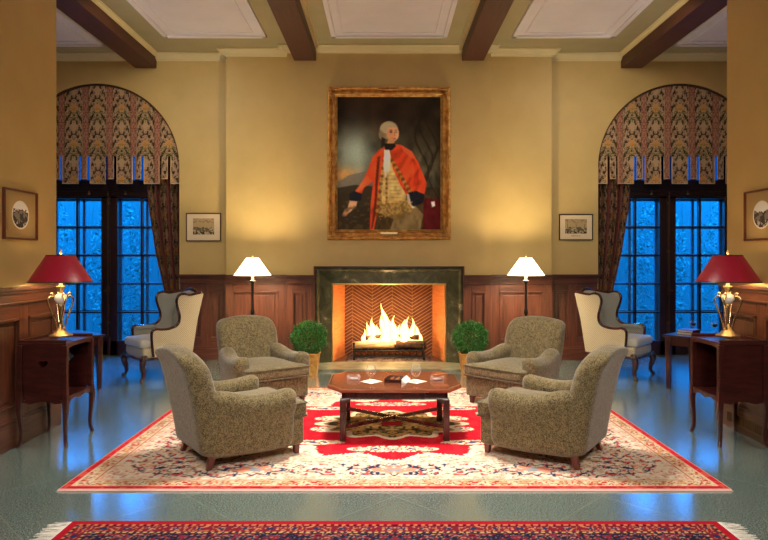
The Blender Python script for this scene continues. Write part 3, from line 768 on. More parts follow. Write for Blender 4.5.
M['brownframe'] = mat('brown_frame', (96, 56, 44), .4); M['darkframe'] = mat('dark_frame', (46, 22, 20), .4); M['mahframe'] = mat('mahogany_frame', (100, 48, 28), .35)
small_print('framed_print', (-2.73, YW, 1.955), 0, .515, .415, 'view', 'brown-framed landscape print on the back wall left of the fireplace', 21, M['brownframe'])
small_print('framed_print', (2.76, YW, 1.955), 0, .50, .386, 'ship', 'thin dark-framed harbour print on the back wall right of the fireplace', 31, M['darkframe'])
small_print('oval_photograph', (-HW, 5.05, 1.85), PI/2, .46, .405, 'oval', 'framed oval photograph on the left side wall above the table lamp', 41, M['mahframe'], .016)
small_print('oval_photograph', (HW, 5.09, 1.855), -PI/2, .46, .42, 'oval', 'framed oval photograph on the right side wall above the table lamp', 51, M['mahframe'], .016)

# ================================================================== VALANCES AND CURTAINS
def damask(x, z, per=.355):
    """colours of the striped damask; x horizontal, z vertical, metres"""
    u = (x/per+.5) % 1-.5; au = abs(u)           # 0 at motif axis, .5 at pink stripe
    zz = z/(per*1.5); v = (zz % 1)-.5; av = v
    n1 = vnoise(au*26+3, zz*22+np.floor(zz)*0, 61); n2 = vnoise(au*52, (zz % 1)*52, 62)
    C = np.zeros(x.shape+(3,))+np.array([172, 138, 108])
    C = lay(C, n1 > .5, (190, 156, 124))
    r = np.sqrt((au*1.0)**2+(av*.9)**2); th = np.arctan2(av, au)
    scroll = np.sin(r*44-3*th)*np.cos(au*17)+.7*np.sin(zz*2*PI*3+au*26)
    C = lay(C, (au < .36) & (abs(scroll-.55) < .30), (78, 62, 42)); C = lay(C, (au < .36) & (abs(scroll+.9) < .13), (84, 70, 40))
    C = lay(C, (au < .36) & (scroll > .95), (54, 44, 30))
    ros = np.sqrt((au*1.0)**2+((abs(av)-.5)*1.1)**2); C = lay(C, (ros < .15+.035*np.cos(6*np.arctan2(abs(av)-.5, au))), (198, 150, 96)); C = lay(C, ros < .05, (206, 140, 60))
    r2 = r; C = lay(C, r2 < .12+.03*np.cos(5*th), (190, 158, 120)); C = lay(C, (au < .34) & (av > .1) & (n2 > .7), (96, 104, 52))
    pink = au > .38
    C = lay(C, pink, (172, 128, 98), .8); C = lay(C, pink & (np.sin(zz*2*PI*5)*np.cos((au-.5)*50) > .15), (158, 84, 80), .8); C = lay(C, pink & (n2 > .70), (120, 56, 54), .8)
    C = lay(C, abs(au-.38) < .012, (120, 90, 58))
    return C
for s, nm in ((-1, 'left'), (1, 'right')):
    x = np.arange(-AR, AR+.001, .0085); z = np.arange(2.60, SP+AR+.001, .0085)
    X, Z = np.meshgrid(x, z)
    # tabs
    tp = (X/.40+.5) % 1-.5; at_ = abs(tp)*.40      # 0 = centre of wide tab
    narrow = at_ > .153; slit = (at_ > .125) & (at_ < .149)
    inarch = (Z < SP) | (X**2+(Z-SP)**2 < (AR-.003)**2)
    cut = (Z < 3.0) & (slit | (narrow & (Z < 2.665)))
    ok = inarch & ~cut & (abs(X) < AR-.002)
    C = damask(X, Z)*np.array([.98, .98, .98])
    edge = (Z < 3.0) & ((at_ > .108) & (at_ < .121) | (at_ > .153) & (at_ < .162) | (~narrow & (Z < 2.615)) | (narrow & (Z < 2.68)))
    C = lay(C, edge, (206, 172, 132)); rim = (Z > SP) & (X**2+(Z-SP)**2 > (AR-.03)**2); C = lay(C, rim, (92, 60, 40))
    Yd = 9.20+.014*np.cos(X/.40*2*PI)*np.clip((3.5-Z)/.8, 0, 1)+.006*np.sin(X*9+Z*3)
    mk = ok[:-1, :-1] & ok[1:, 1:] & ok[1:, :-1] & ok[:-1, 1:]
    o = grid_obj('arched_valance', X, Yd, Z, C, M['damask'], mask=mk); o.location.x = s*AC
    q = o.modifiers.new('solid', 'SOLIDIFY'); q.thickness = .006
    tag(o, 'arched damask valance with square tabs at the top of the %s glazed doors' % nm, 'valance', 'damask valances')
    b = B(); tube(b, spline([(-AR+.006, -.012, 2.60), (-AR+.006, -.012, SP)]+[(-(AR-.006)*math.cos(PI*i/24), -.012, SP+(AR-.006)*math.sin(PI*i/24)) for i in range(1, 24)]+[(AR-.006, -.012, SP), (AR-.006, -.012, 2.60)], 2), .007, 6)
    link('piping', b, M['darkframe'], o, loc=(0, 9.2, 0))
    # curtain hanging on the fireplace side of the opening
    nu, nv = 260, 330
    U, V2 = np.meshgrid(np.linspace(0, 1, nu), np.linspace(0, 1, nv)); Zc = 3.04-V2*2.99
    wd = np.interp(Zc, [0.05, .55, .85, 1.1, 1.6, 2.2, 2.98], [.30, .25, .22, .28, .40, .50, .56])
    Xc = (AC-AR+.015)+U*wd
    Yc = 9.31+.035*np.sin(U*2*PI*6.5+.6*np.sin(Zc*2))+.012*np.sin(U*2*PI*15)
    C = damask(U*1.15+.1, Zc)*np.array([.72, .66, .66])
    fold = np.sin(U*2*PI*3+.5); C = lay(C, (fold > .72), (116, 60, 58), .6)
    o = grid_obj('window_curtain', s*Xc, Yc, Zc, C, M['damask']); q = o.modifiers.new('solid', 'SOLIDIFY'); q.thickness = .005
    tag(o, 'dark patterned curtain gathered at the fireplace side of the %s glazed doors' % nm, 'curtain', 'damask curtains')
    b = B(); tube(b, [(s*(AC-AR+.01+.13+.155*math.cos(a)), 9.31+.075*math.sin(a), .86+.05*math.cos(a)) for a in np.linspace(0, 2*PI, 25)], .016, 8)
    link('tieback', b, M['darkframe'], o, smooth=True)

# ================================================================== RUGS
def rug_main():
    hw, hl = 2.175, 1.585; st = .0095
    x = np.linspace(-hw, hw, int(2*hw/st)); y = np.linspace(-hl, hl, int(2*hl/st)); X, Y = np.meshgrid(x, y)
    ax, ay = abs(X), abs(Y); n = vnoise(ax*38, ay*38, 1); n2 = vnoise(ax*75, ay*75, 2); n3 = vnoise(ax*16, ay*16, 3)
    C = np.zeros(X.shape+(3,))+np.array([228, 208, 186])
    C = lay(C, n > .62, (222, 186, 158)); C = lay(C, n2 > .76, (206, 120, 104)); C = lay(C, (n2 < .2), (208, 200, 186)); C = lay(C, (n < .24), (236, 226, 214))
    # lobed red centre
    th = np.arctan2(ay/ .98, ax/1.42); r = np.sqrt((ax/1.42)**2+(ay/.98)**2)
    lob = 1+.075*np.cos(th*16)+.05*np.cos(th*4)+.03*(n-.5)
    red = r < lob*.93
    C = lay(C, red, (206, 26, 44)); C = lay(C, red & (n3 > .55), (220, 40, 52))
    rim = abs(r-lob*.93) < .035; C = lay(C, rim & (n > .35), (246, 228, 200))
    # cream sprays inside the red
    for (cx, cy, rx, ry) in ((0, .74, .34, .07), (.62, .56, .22, .06), (1.05, .0, .10, .22), (.95, .36, .14, .07), (.60, .18, .10, .07)):
        q = ((ax-cx)/rx)**2+((ay-cy)/ry)**2; C = lay(C, (q < 1.1+.5*(n-.5)) & (n2 > .32), (244, 220, 188)); C = lay(C, (q < .3) & (n > .5), (80, 86, 120))
    # inner medallion
    q = np.sqrt((ax/.62)**2+(ay/.44)**2); l2 = 1+.10*np.cos(np.arctan2(ay/.44, ax/.62)*12)
    C = lay(C, q < l2*1.02, (240, 218, 184)); C = lay(C, (q < l2*.90), (176, 132, 74)); C = lay(C, (q < l2*.9) & (n > .56), (86, 70, 44)); C = lay(C, (q < .45) & (n < .6), (204, 160, 96)); C = lay(C, q < .16, (190, 30, 44))
    # fine navy vines in the cream field and corners
    dx, dy = hw-ax, hl-ay
    band = (r > 1.08*lob) & (dx > .19) & (dy > .16)
    vine = abs(np.sin(ax*19+2.4*np.sin(ay*15)+1.5*n3)+np.cos(ay*23+2*np.sin(ax*14)))
    corner = np.exp(-(((ax-1.50)/.42)**2+((ay-1.02)/.34)**2))
    mdl = np.exp(-(((ay-1.20)/.12)**2))*(ax < 1.25)+np.exp(-(((ax-1.76)/.13)**2))*(ay < .8)
    dens = np.clip(corner+mdl*.8, 0, 1)
    C = lay(C, band & (dens > .25) & (n3 > .35), (238, 222, 200), .5)
    C = lay(C, band & (dens > .30) & (vine < .20) & (n > .30), (48, 52, 82)); C = lay(C, band & (dens > .35) & (n2 > .66) & (n > .52), (56, 62, 96))
    C = lay(C, band & (corner > .5) & (n3 > .55) & (n < .5), (206, 170, 136), .7)
    C = lay(C, band & (dens > .3) & (n > .78), (212, 84, 76))
    for cx in (0, .98):
        q = np.sqrt(((ax-cx)/.20)**2+((ay-1.21)/.11)**2); l3 = 1+.18*np.cos(np.arctan2(ay-1.21, ax-cx+1e-6)*8)
        C = lay(C, (q < l3) & (q > l3*.80) & (n2 > .3), (48, 58, 92)); C = lay(C, (q < l3*.80) & (n > .5), (232, 150, 126)); C = lay(C, (q < .35) & (n < .6), (150, 160, 170))
    # borders
    bd = np.minimum(dx, dy)
    C = lay(C, (bd < .17) & (bd > .06), (226, 204, 172)); C = lay(C, (bd < .16) & (bd > .07) & (n > .56), (216, 168, 124)); C = lay(C, (bd < .16) & (bd > .07) & (n2 > .68), (196, 54, 50)); C = lay(C, (bd < .15) & (bd > .08) & (n2 < .2), (110, 110, 110))
    C = lay(C, abs(bd-.175) < .006, (190, 70, 60)); C = lay(C, bd < .062, (200, 30, 50)); C = lay(C, (bd < .062) & (n > .62), (214, 84, 72)); C = lay(C, bd < .010, (226, 190, 180))
    Zt = np.full(X.shape, .012)+.0015*n2; Zt[0], Zt[-1] = 0.001, 0.001; Zt[:, 0] = Zt[:, -1] = 0.001
    o = grid_obj('area_rug', X, Y, Zt, C, M['rug']); o.location = (0, 5.565, .001)
    tag(o, 'large cream and red floral rug under the armchairs and coffee table', 'rug')
rug_main()
def rug_front():
    hw, hl = 1.82, .62; st = .007
    x = np.linspace(-hw, hw, int(2*hw/st)); y = np.linspace(-hl, hl, int(2*hl/st)); X, Y = np.meshgrid(x, y)
    ax, ay = abs(X), abs(Y); n = vnoise(ax*60, ay*60, 1); n2 = vnoise(ax*110, ay*110, 2); bd = np.minimum(hw-ax, hl-ay); al = np.where(hw-ax < hl-ay, ay, ax)
    C = np.zeros(X.shape+(3,))+np.array([36, 32, 56])
    C = lay(C, n > .62, (132, 40, 56)); C = lay(C, n2 > .80, (170, 136, 112)); C = lay(C, n2 < .16, (70, 90, 130))
    C = lay(C, bd < .045, (176, 26, 46)); C = lay(C, (bd > .045) & (bd < .06) , (190, 150, 96)); C = lay(C, (bd > .045) & (bd < .06) & (np.sin(al*150) > .2), (40, 30, 40))
    m1 = (bd > .065) & (bd < .135); C = lay(C, m1, (128, 30, 48)); C = lay(C, m1 & (np.sin(al*48)*np.cos((bd-.1)*60) > .45), (40, 50, 92)); C = lay(C, m1 & (n2 > .7), (206, 140, 100))
    m2 = (bd > .137) & (bd < .150); C = lay(C, m2, (200, 170, 120)); C = lay(C, m2 & (np.sin(al*170) > 0), (60, 40, 46))
    o = grid_obj('long_runner_rug', X, Y, np.full(X.shape, .010), C, M['rug']); o.location = (-.01, 3.51-.62, .001)
    tag(o, 'dark red and navy patterned rug with fringed ends in the foreground', 'rug')
    for s in (-1, 1):
        b = B(); rnd = random.Random(s+5)
        for i in range(230):
            y_ = -.61+1.22*i/229; e_ = .11+rnd.uniform(-.02, .02); dy = rnd.uniform(-.012, .012)
            quad(b, (s*hw, y_-.0026, .009), (s*hw, y_+.0026, .009), (s*(hw+e_), y_+.002+dy, .002), (s*(hw+e_), y_-.002+dy, .002))
        f_ = link('fringe', b, M['paper'], o)
rug_front()

# ================================================================== ARMCHAIRS
def make_armchair(label):
    e = thing('club_armchair', label, 'armchair', (0, 0, 0), 0, 'olive club armchairs around the coffee table')
    sm = lambda t: max(0, min(1, t))**2*(3-2*max(0, min(1, t)))
    # base, narrower to the rear
    def dbase(x, y, z):
        t = sm((y+.36)/.76); k = 1-.13*t
        return (x*k, y+.03*(z-.12)/.2*(1 if y > .2 else 0), z+(-.012*math.cos(y*4) if z < .15 else 0))
    b = B(); rbox(b, -.335, .335, -.375, .36, .078, .285, .022, (8, 8, 3), dbase); link('base', b, M['tweed'], e, smooth=True)
    # cushion, T-shaped front
    def dcush(x, y, z):
        t = sm((y+.30)/.10); k = 1-.20*t
        u = 1-(x/.36)**2; v = 1-((y+.0)/.42)**2
        return (x*k, y, z+(.035 if z > .34 else -.0)*max(0, u)*max(0, v))
    b = B(); rbox(b, -.345, .345, -.405, .27, .278, .395, .04, (14, 14, 2), dcush); cu = link('seat_cushion', b, M['tweed'], e, smooth=True)
    for zz in (.288, .385):
        b = B(); path = []
        for (x, y) in ((-.262, .1), (-.265, -.19), (-.30, -.25), (-.335, -.285), (-.343, -.32), (-.343, -.375), (-.33, -.398), (-.2, -.404), (0, -.405), (.2, -.404), (.33, -.398), (.343, -.375), (.343, -.32), (.335, -.28), (.30, -.25), (.265, -.19), (.262, .1)): path.append((x, y, zz))
        tube(b, spline(path, 4), .0065, 6); link('piping', b, M['piping'], cu, smooth=True)
    # arms
    for s in (-1, 1):
        def darm(x, y, z):
            t = (z-.11)/.40
            tt = sm((t-.42)/.35)
            xc = s*(.325)
            x = xc+(x-xc)*(1+.42*tt)                                   # rolled top wider than the side
            flare = -.055*sm((y+.1)/.5)*s                               # sides draw in to the rear
            y2 = y+(.02*tt*(-1) if y < 0 else 0)
            z2 = z-.028*math.sin(PI*sm((y+.33)/.62))*tt+(.028*sm((y-.05)/.25)*tt)
            if y < -.30: z2 -= .02*tt
            if z < .15: z2 -= .012*math.cos((y-.05)*3.5)
            return (x+flare+s*.012*math.sin(PI*min(1, max(0, t))), y2, z2)
        b = B(); rbox(b, s*.325-.058, s*.325+.058, -.275, .36, .085, .520, (.05, .06, .068), (3, 14, 12), darm)
        a = link('arm', b, M['tweed'], e, smooth=True)
        for k in range(3):
            b = B(); lathe(b, [(0, 0), (.012, .001), (.013, .005), (.008, .009), (0, .01)], 10)
            for v_ in b.verts: v_.co = Vector((s*.25-s*v_.co.z, v_.co.x-.09+k*.085, .43+v_.co.y))
            link('button', b, M['piping'], a, smooth=True)
    # back
    def dback(x, y, z):
        t = (z-.13)/.73; t = max(0, t)
        w_ = 1+.10*math.sin(PI*min(1, t*.75))
        if t > .8: w_ -= .05*sm((t-.8)/.2)
        y2 = y+.145*t**1.25+(.035*sm((t-.78)/.22))
        if y < .32: y2 -= .025*math.sin(PI*min(1, t))*(1-(x/.34)**2)
        th_ = 1
        z2 = z-.055*(x/.33)**2*sm((t-.6)/.4)+.0
        return (x*w_, y2, z2)
    b = B(); rbox(b, -.305, .305, .235, .410, .085, .852, (.06, .075, .06), (12, 3, 16), dback); link('backrest', b, M['tweed'], e, smooth=True)
    for x, y, dx, dy in ((-.28, -.33, 0, -.005), (.28, -.33, 0, -.005), (-.265, .31, -.01, .04), (.265, .31, .01, .04)):
        b = B(); taper_leg(b, x, y, .13, .028, .017, 0, dx, dy); link('leg', b, M['leg'], e, bev=.003)
    return e
R_ = math.radians
ac0 = make_armchair('olive tweed armchair seen from behind, nearest the camera on the left of the coffee table')
def place(first, x, y, face, label=None, z=0):
    if first is not None and not first.get('used'):
        first['used'] = 1; first.location = (x, y, z); first.rotation_euler = (0, 0, R_(face+90)); return first
    return dup(first, (x, y, z), R_(face+90), label)
# armchair order: nearest left, nearest right, far left, far right (world x = view x - .07)
RZ = .0148
a1 = place(ac0, -1.176, 4.763, 36, z=RZ)
a2 = place(ac0, 1.158, 4.778, 145, 'olive tweed armchair seen from behind, nearest the camera on the right of the coffee table', RZ)
a3 = place(ac0, -1.33, 6.46, -55, 'olive tweed armchair facing the camera, left of the hearth beside the topiary', RZ)
a4 = place(ac0, 1.27, 6.42, 226, 'olive tweed armchair facing the camera, right of the hearth beside the topiary', RZ)
for a in (a1, a2, a3, a4):
    if 'used' in a: del a['used']

# ================================================================== WING CHAIRS
def make_wing(label):
    e = thing('wingback_chair', label, 'armchair', (0, 0, 0), 0, 'pale wingback chairs by the glazed doors')
    b = B(); rbox(b, -.30, .30, -.33, .28, .27, .40, .03, (8, 8, 3), lambda x, y, z: (x*(1-.12*(y+.33)/.6), y-.02*math.cos(x*5), z)); link('seat_rail', b, M['wing_out'], e, smooth=True)
    b = B(); tube(b, spline([(-.31, .25, .275), (-.335, -.30, .275), (-.28, -.345, .27), (-.14, -.352, .262), (0, -.357, .275), (.14, -.352, .262), (.28, -.345, .27), (.335, -.30, .275), (.31, .25, .275)], 5), .016, 8); link('wood_rail', b, M['mahogany'], e, smooth=True)
    b = B(); rbox(b, -.285, .285, -.36, .20, .395, .50, .042, (10, 10, 2), lambda x, y, z: (x*(1-.06*(y+.33)/.6), y, z+(.03*(1-(x/.3)**2)*(1-((y+.08)/.32)**2) if z > .45 else 0))); link('seat_cushion', b, M['seat_pale'], e, smooth=True)
    def db(x, y, z):
        t = max(0, (z-.35)/.72)
        crest = .025*math.cos(min(1, abs(x)/.30)*PI*1.15)
        return (x*(1+.06*t), y+.15*t, z+(crest*max(0, (t-.7)/.3) if t > .7 else 0)-0)
    b = B(); rbox(b, -.265, .265, .20, .28, .36, 1.05, .035, (12, 2, 12), db); link('backrest', b, M['wing_in'], e, smooth=True)
    b = B(); rbox(b, -.27, .27, .275, .292, .30, 1.05, .008, (10, 1, 10), db); link('outer_back', b, M['wing_out'], e, smooth=True)
    # side outline: arm and wing
    out = [(-.20, .29), (-.22, .45), (-.225, .585), (-.185, .615), (-.12, .607), (-.04, .605), (.07, .63), (.125, .69), (.13, .78), (.10, .88), (.085, .96), (.11, 1.02), (.17, 1.035), (.24, 1.02), (.33, 1.03), (.42, 1.045)]
    sp = [(p.x, p.y) for p in spline([(a, c, 0) for a, c in out], 5)]
    rear = [(.435, 1.04), (.36, .70), (.30, .29)]
    poly = sp+rear
    for s in (-1, 1):
        b = B()
        def xs(y, z, off):
            sl = .035*max(0, (z-.5)/.5)
            return s*(.315-.05*(y+.33)/.66+sl+off)
        oi_ = [b.verts.new((xs(y, z, -.022), y, z)) for y, z in poly]; oo = [b.verts.new((xs(y, z, .022), y, z)) for y, z in poly]
        n = len(poly)
        for i in range(n):
            j = (i+1) % n; b.faces.new((oi_[i], oi_[j], oo[j], oo[i])).material_index = 0
        for tri in tessellate_polygon([[Vector((y, z, 0)) for y, z in poly]]):
            b.faces.new([oi_[k] for k in tri]).material_index = 1; b.faces.new([oo[k] for k in tri]).material_index = 0
        w_ = link('wing', b, [M['wing_out'], M['wing_in']], e)
        b = B(); tube(b, [(xs(y, z, .004), y-.004, z+.006) for y, z in sp], .017, 8, sq=(1, 1.35)); link('wood_trim', b, M['mahogany'], w_, smooth=True)
        b = B(); rbox(b, -.03, .03, -.205, .05, .575, .63, .026, (2, 8, 1), lambda x, y, z: (x+xs(y, z, -.0)-s*.01, y, z-.004)); link('arm_pad', b, M['wing_in'], w_, smooth=True)
    b = B(); tube(b, spline([(-.285, .41, 1.02), (-.2, .415, 1.035), (-.1, .42, 1.075), (0, .42, 1.09), (.1, .42, 1.075), (.2, .415, 1.035), (.285, .41, 1.02)], 5), .021, 8); link('crest_rail', b, M['mahogany'], e, smooth=True)
    for s in (-1, 1):
        b = B(); tube(b, spline([(s*.27, -.30, .30), (s*.30, -.335, .25), (s*.305, -.345, .19), (s*.285, -.325, .11), (s*.285, -.325, .05), (s*.30, -.345, .02), (s*.305, -.352, .0)], 4),
                      [.036]*4+[.040]*4+[.034]*4+[.024]*4+[.018]*4+[.026]*4+[.028], 10); link('leg', b, M['mahogany'], e, smooth=True)
        b = B(); taper_leg(b, s*.235, .25, .30, .026, .02, 0, 0, .05); link('leg', b, M['mahogany'], e, bev=.003)
    return e
w1 = make_wing('pale wingback chair with dark wood edging in front of the left glazed doors')
w1.location = (-2.93, 7.93, 0); w1.rotation_euler = (0, 0, R_(222+90))
dup(w1, (2.95, 8.03, 0), R_(-42+90), 'pale wingback chair with dark wood edging in front of the right glazed doors')

# ================================================================== COFFEE TABLE
ct = thing('coffee_table', 'octagonal mahogany coffee table with crossed stretchers on the red rug centre', 'table', (.017, 5.36, RZ))
def octo(hx, hy, cx, cy): return [(-hx+cx, -hy), (hx-cx, -hy), (hx, -hy+cy), (hx, hy-cy), (hx-cx, hy), (-hx+cx, hy), (-hx, hy-cy), (-hx, -hy+cy)]
b = B()
loft(b, [[(x, y, z) for x, y in octo(.555+d, .395+d, .11, .17)] for d, z in ((-.02, .400), (-.005, .405), (0, .415), (0, .425), (-.008, .4335), (-.02, .436))])
link('tabletop', b, M['tabletop'], ct)
b = B(); box(b, -.43, .43, -.325, -.305, .335, .40); box(b, -.43, .43, .305, .325, .335, .40); box(b, -.43, -.41, -.325, .325, .335, .40); box(b, .41, .43, -.325, .325, .335, .40)
box(b, -.435, .435, -.332, -.30, .335, .345); box(b, -.435, .435, .30, .332, .335, .345); box(b, -.44, .44, -.335, -.3, .392, .40); box(b, -.44, .44, .3, .335, .392, .40)
link('apron', b, M['mahogany'], ct, bev=.002)
for sx in (-1, 1):
    for sy in (-1, 1):
        b = B(); x, y = sx*.42, sy*.315; h = .026
        loft(b, [[(x+a*h, y+c*h, z) for a, c in ((-1, -1), (1, -1), (1, 1), (-1, 1))] for z in (0, .34)])
        prism(b, [(x-sx*.02, .34), (x-sx*.075, .34), (x-sx*.05, .325), (x-sx*.02, .29)], 'y', y-.010, y+.010)
        link('leg', b, M['mahogany'], ct, bev=.004)
for s in (-1, 1):
    b = B(); p0 = Vector((-.41*s, -.305, 0)); p1 = Vector((.41*s, .305, 0)); d = (p1-p0).normalized(); n_ = Vector((-d.y, d.x, 0))*.014
    loft(b, [[(p+q*n_).to_tuple()[:2]+(z,) for q, z in ((-1, .095), (1, .095), (1, .125), (-1, .125))] for p in (p0, p1)])
    link('stretcher', b, M['mahogany'], ct, bev=.003)
TT = RZ+.436
def on_table(px_, py_, z=TT):       # place on the table top from the photograph's reading
    D = 620*(1.5-z)/(py_-258); return ((px_-384)*D/620-.07, D, z)
# napkins, brandy glasses
def napkin(x, y, rot, label):
    b = B(); s_ = .068; box(b, -s_, s_, -s_, s_, 0, .0018); o = link('paper_napkin', b, M['paper'], None, loc=(x, y, TT), rotz=rot, bev=.0005)
    tag(o, label, 'napkin', 'white napkins under the brandy glasses'); return o
def brandy(x, y, label):
    e = thing('brandy_glass', label, 'glass', (x, y, TT+.0025), 0, 'brandy glasses on the coffee table')
    b = B(); lathe(b, [(.001, 0), (.034, .001), (.034, .003), (.006, .007), (.0045, .02), (.0045, .034), (.014, .042), (.034, .058), (.044, .080), (.044, .095), (.037, .120), (.031, .135), (.0295, .135), (.0355, .120), (.0425, .095), (.0425, .080), (.033, .060), (.012, .045), (.001, .042)], 28)
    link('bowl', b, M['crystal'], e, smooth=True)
    b = B(); lathe(b, [(.001, .0435), (.012, .046), (.030, .0595), (.032, .062), (.001, .0622)], 24); link('brandy', b, M['brandy'], e, smooth=True)
x1, y1, _ = on_table(371.2, 381.5); x2, y2, _ = on_table(415.8, 381.5)
napkin(x1, y1, PI/4, 'white paper napkin under the left brandy glass'); napkin(x2, y2, PI/4, 'white paper napkin under the right brandy glass')
brandy(x1, y1, 'round-bowled brandy glass on the left of the coffee table'); brandy(x2, y2, 'round-bowled brandy glass on the right of the coffee table')
def ashtray(x, y, label):
    e = link('glass_ashtray', B(), M['crystal']) if False else None
    b = B(); n = 40
    prof = [(.001, 0), (.050, 0), (.056, .006), (.058, .036), (.052, .038), (.046, .034), (.040, .012), (.001, .010)]
    rings = []
    for r, z in prof:
        rings.append([(r*(1+.045*(i % 2 if r > .045 else 0))*math.cos(2*PI*i/n), r*(1+.045*(i % 2 if r > .045 else 0))*math.sin(2*PI*i/n), z-(.010 if z > .03 and i % 10 in (0, 1) else 0)) for i in range(n)])
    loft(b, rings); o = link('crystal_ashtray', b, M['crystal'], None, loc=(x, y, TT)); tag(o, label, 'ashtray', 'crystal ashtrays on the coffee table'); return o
x, y, _ = on_table(353.5, 379.5); ashtray(x, y, 'cut crystal ashtray at the left end of the coffee table')
x, y, _ = on_table(437.2, 380); ashtray(x, y, 'cut crystal ashtray at the right end of the coffee table, with a cigar on it')
b = B(); tube(b, [(-.075, 0, 0), (-.06, 0, .001), (.055, 0, .006), (.068, 0, .0065)], [.006, .0085, .008, .004], 12)
o = link('cigar', b, M['cigar'], None, smooth=True, loc=(x+.035, y+.006, TT+.0445), rotz=.30); tag(o, 'brown cigar resting across the rim of the right ashtray', 'cigar')
x, y, _ = on_table(395.3, 381)
e = thing('cigar_box', 'open dark wooden box lined in white paper, between the two brandy glasses', 'box', (x, y, TT), -.25)
b = B(); w2, d2 = .075, .095
for q in ((-w2, w2, -d2, -d2+.008), (-w2, w2, d2-.008, d2), (-w2, -w2+.008, -d2, d2), (w2-.008, w2, -d2, d2)): box(b, *q, 0, .030)
box(b, -w2, w2, -d2, d2, 0, .005); link('tray', b, M['dark_table'], e)
b = B(); prism(b, [(w2, .002), (w2+.034, .0), (w2+.038, .004), (w2+.004, .034), (w2, .033)], 'y', -d2, d2); link('lid', b, M['paper'], e)
for k in range(5):
    b = B(); tube(b, [(-.055+k*.024, -.07, .017), (-.055+k*.024, .07, .017)], .009, 8); o = link('cigar', b, M['cigar'] if k % 2 else M['charlog'], None, smooth=True, loc=(x, y, TT), rotz=-.25)
    tag(o, '%s cigar inside the open box on the coffee table, %s' % (('dark', 'brown', 'dark', 'brown', 'dark')[k], ('farthest left in the row', 'second from the left', 'in the middle of the row', 'fourth from the left', 'farthest right in the row')[k]), 'cigar', 'cigars in the open box')

# ================================================================== LAMPS
def floor_lamp(x, y, label):
    e = thing('floor_lamp', label, 'floor lamp', (x, y, 0), 0, 'white-shaded floor lamps')
    b = B(); lathe(b, [(.001, 0), (.135, 0), (.14, .012), (.12, .024), (.05, .035), (.025, .06), (.016, .075)], 28); link('base', b, M['black'], e, smooth=True)
    b = B(); lathe(b, [(.017, .06), (.019, .74), (.026, .75), (.030, .775), (.026, .80), (.019, .81), (.016, 1.16), (.03, 1.175), (.044, 1.19), (.044, 1.198), (.012, 1.205)], 18); link('pole', b, M['black'], e, smooth=True)
    b = B(); lathe(b, [(.018, 1.20), (.018, 1.30), (.001, 1.30)], 16); link('candle_sleeve', b, M['ivory'], e, smooth=True)
    b = B(); lathe(b, [(.248, 1.268), (.082, 1.503), (.080, 1.503), (.246, 1.268)], 40, cap=False); sh = link('lamp_shade', b, M['shade_white'], e, smooth=True)
    b = B(); lathe(b, [(.004, 1.30), (.004, 1.51), (.010, 1.515), (.010, 1.53), (0.001, 1.54)], 10); link('finial', b, M['brass'], e, smooth=True)
    light('floor_lamp_bulb', 'POINT', (x, y, 1.36), 46, (1, .82, .54), .03)
    light('floor_lamp_uplight', 'SPOT', (x, y, 1.52), 66, (1, .82, .52), .06, rot=(PI, 0, 0), angle=2.7, blend=.8)
    light('floor_lamp_downlight', 'SPOT', (x, y, 1.26), 80, (1, .82, .52), .05, angle=2.6, blend=.7)
floor_lamp(-1.83, 8.3, 'white cone-shaded floor lamp behind the armchair left of the fireplace')
floor_lamp(1.83, 8.3, 'white cone-shaded floor lamp behind the armchair right of the fireplace')

def table_lamp(x, y, z, label):
    e = thing('table_lamp', label, 'table lamp', (x, y, z), 0, 'red-shaded table lamps')
    b = B(); lathe(b, [(.001, 0), (.088, 0), (.094, .008), (.090, .018), (.062, .028), (.050, .045), (.030, .055), (.020, .075), (.014, .085), (.014, .10), (.001, .101)], 30); link('base', b, M['brass'], e, smooth=True)
    b = B(); lathe(b, [(.012, .09), (.009, .14), (.016, .23), (.020, .26), (.010, .28)], 14); link('stem', b, M['pewter'], e, smooth=True)
    b = B(); R = lathe(b, [(.004, .268), (.028, .275), (.046, .30), (.050, .32), (.040, .345), (.022, .355), (.022, .36)], 24); link('porcelain_bowl', b, M['porcelain'], e, smooth=True)
    b = B(); lathe(b, [(.016, .355), (.018, .375), (.034, .41), (.036, .418), (.02, .42), (.001, .421)], 18); link('cup', b, M['brass'], e, smooth=True)
    for k in range(4):
        a = PI/4+k*PI/2; ca, sa = math.cos(a), math.sin(a)
        b = B(); tube(b, spline([(ca*r, sa*r, zz) for r, zz in ((.030, .06), (.042, .12), (.068, .20), (.094, .27), (.098, .31), (.074, .335), (.050, .33), (.052, .345), (.066, .36), (.078, .352))], 4), .0078, 8)
        link('scroll_arm', b, M['pewter'], e, smooth=True)
    b = B(); lathe(b, [(.014, .42), (.014, .47), (.001, .47)], 12); link('candle_sleeve', b, M['ivory'], e, smooth=True)
    b = B(); lathe(b, [(.244, .452), (.110, .672), (.108, .672), (.242, .452)], 40, cap=False); sh = link('lamp_shade', b, [M['shade_red']], e, smooth=True)
    b = B(); lathe(b, [(.240, .455), (.106, .670)], 40, cap=False); link('lining', b, M['shade_in'], sh, smooth=True)
    b = B(); lathe(b, [(.2455, .450), (.2415, .459), (.2435, .459), (.2475, .450)], 40, cap=False); lathe(b, [(.1135, .667), (.1105, .675), (.1085, .675), (.1115, .667)], 40, cap=False); link('band', b, M['trim_gold'], sh, smooth=True)
    b = B(); lathe(b, [(.004, .47), (.004, .68), (.011, .69), (.011, .705), (.004, .715), (.001, .722)], 12); link('finial', b, M['brass'], e, smooth=True)
    light('table_lamp_bulb', 'POINT', (x, y, z+.55), 7, (1, .76, .46), .03)
CT = .85
table_lamp(-2.745, 5.13, CT, 'red-shaded brass table lamp on the left cabinet, in front of the blue window')
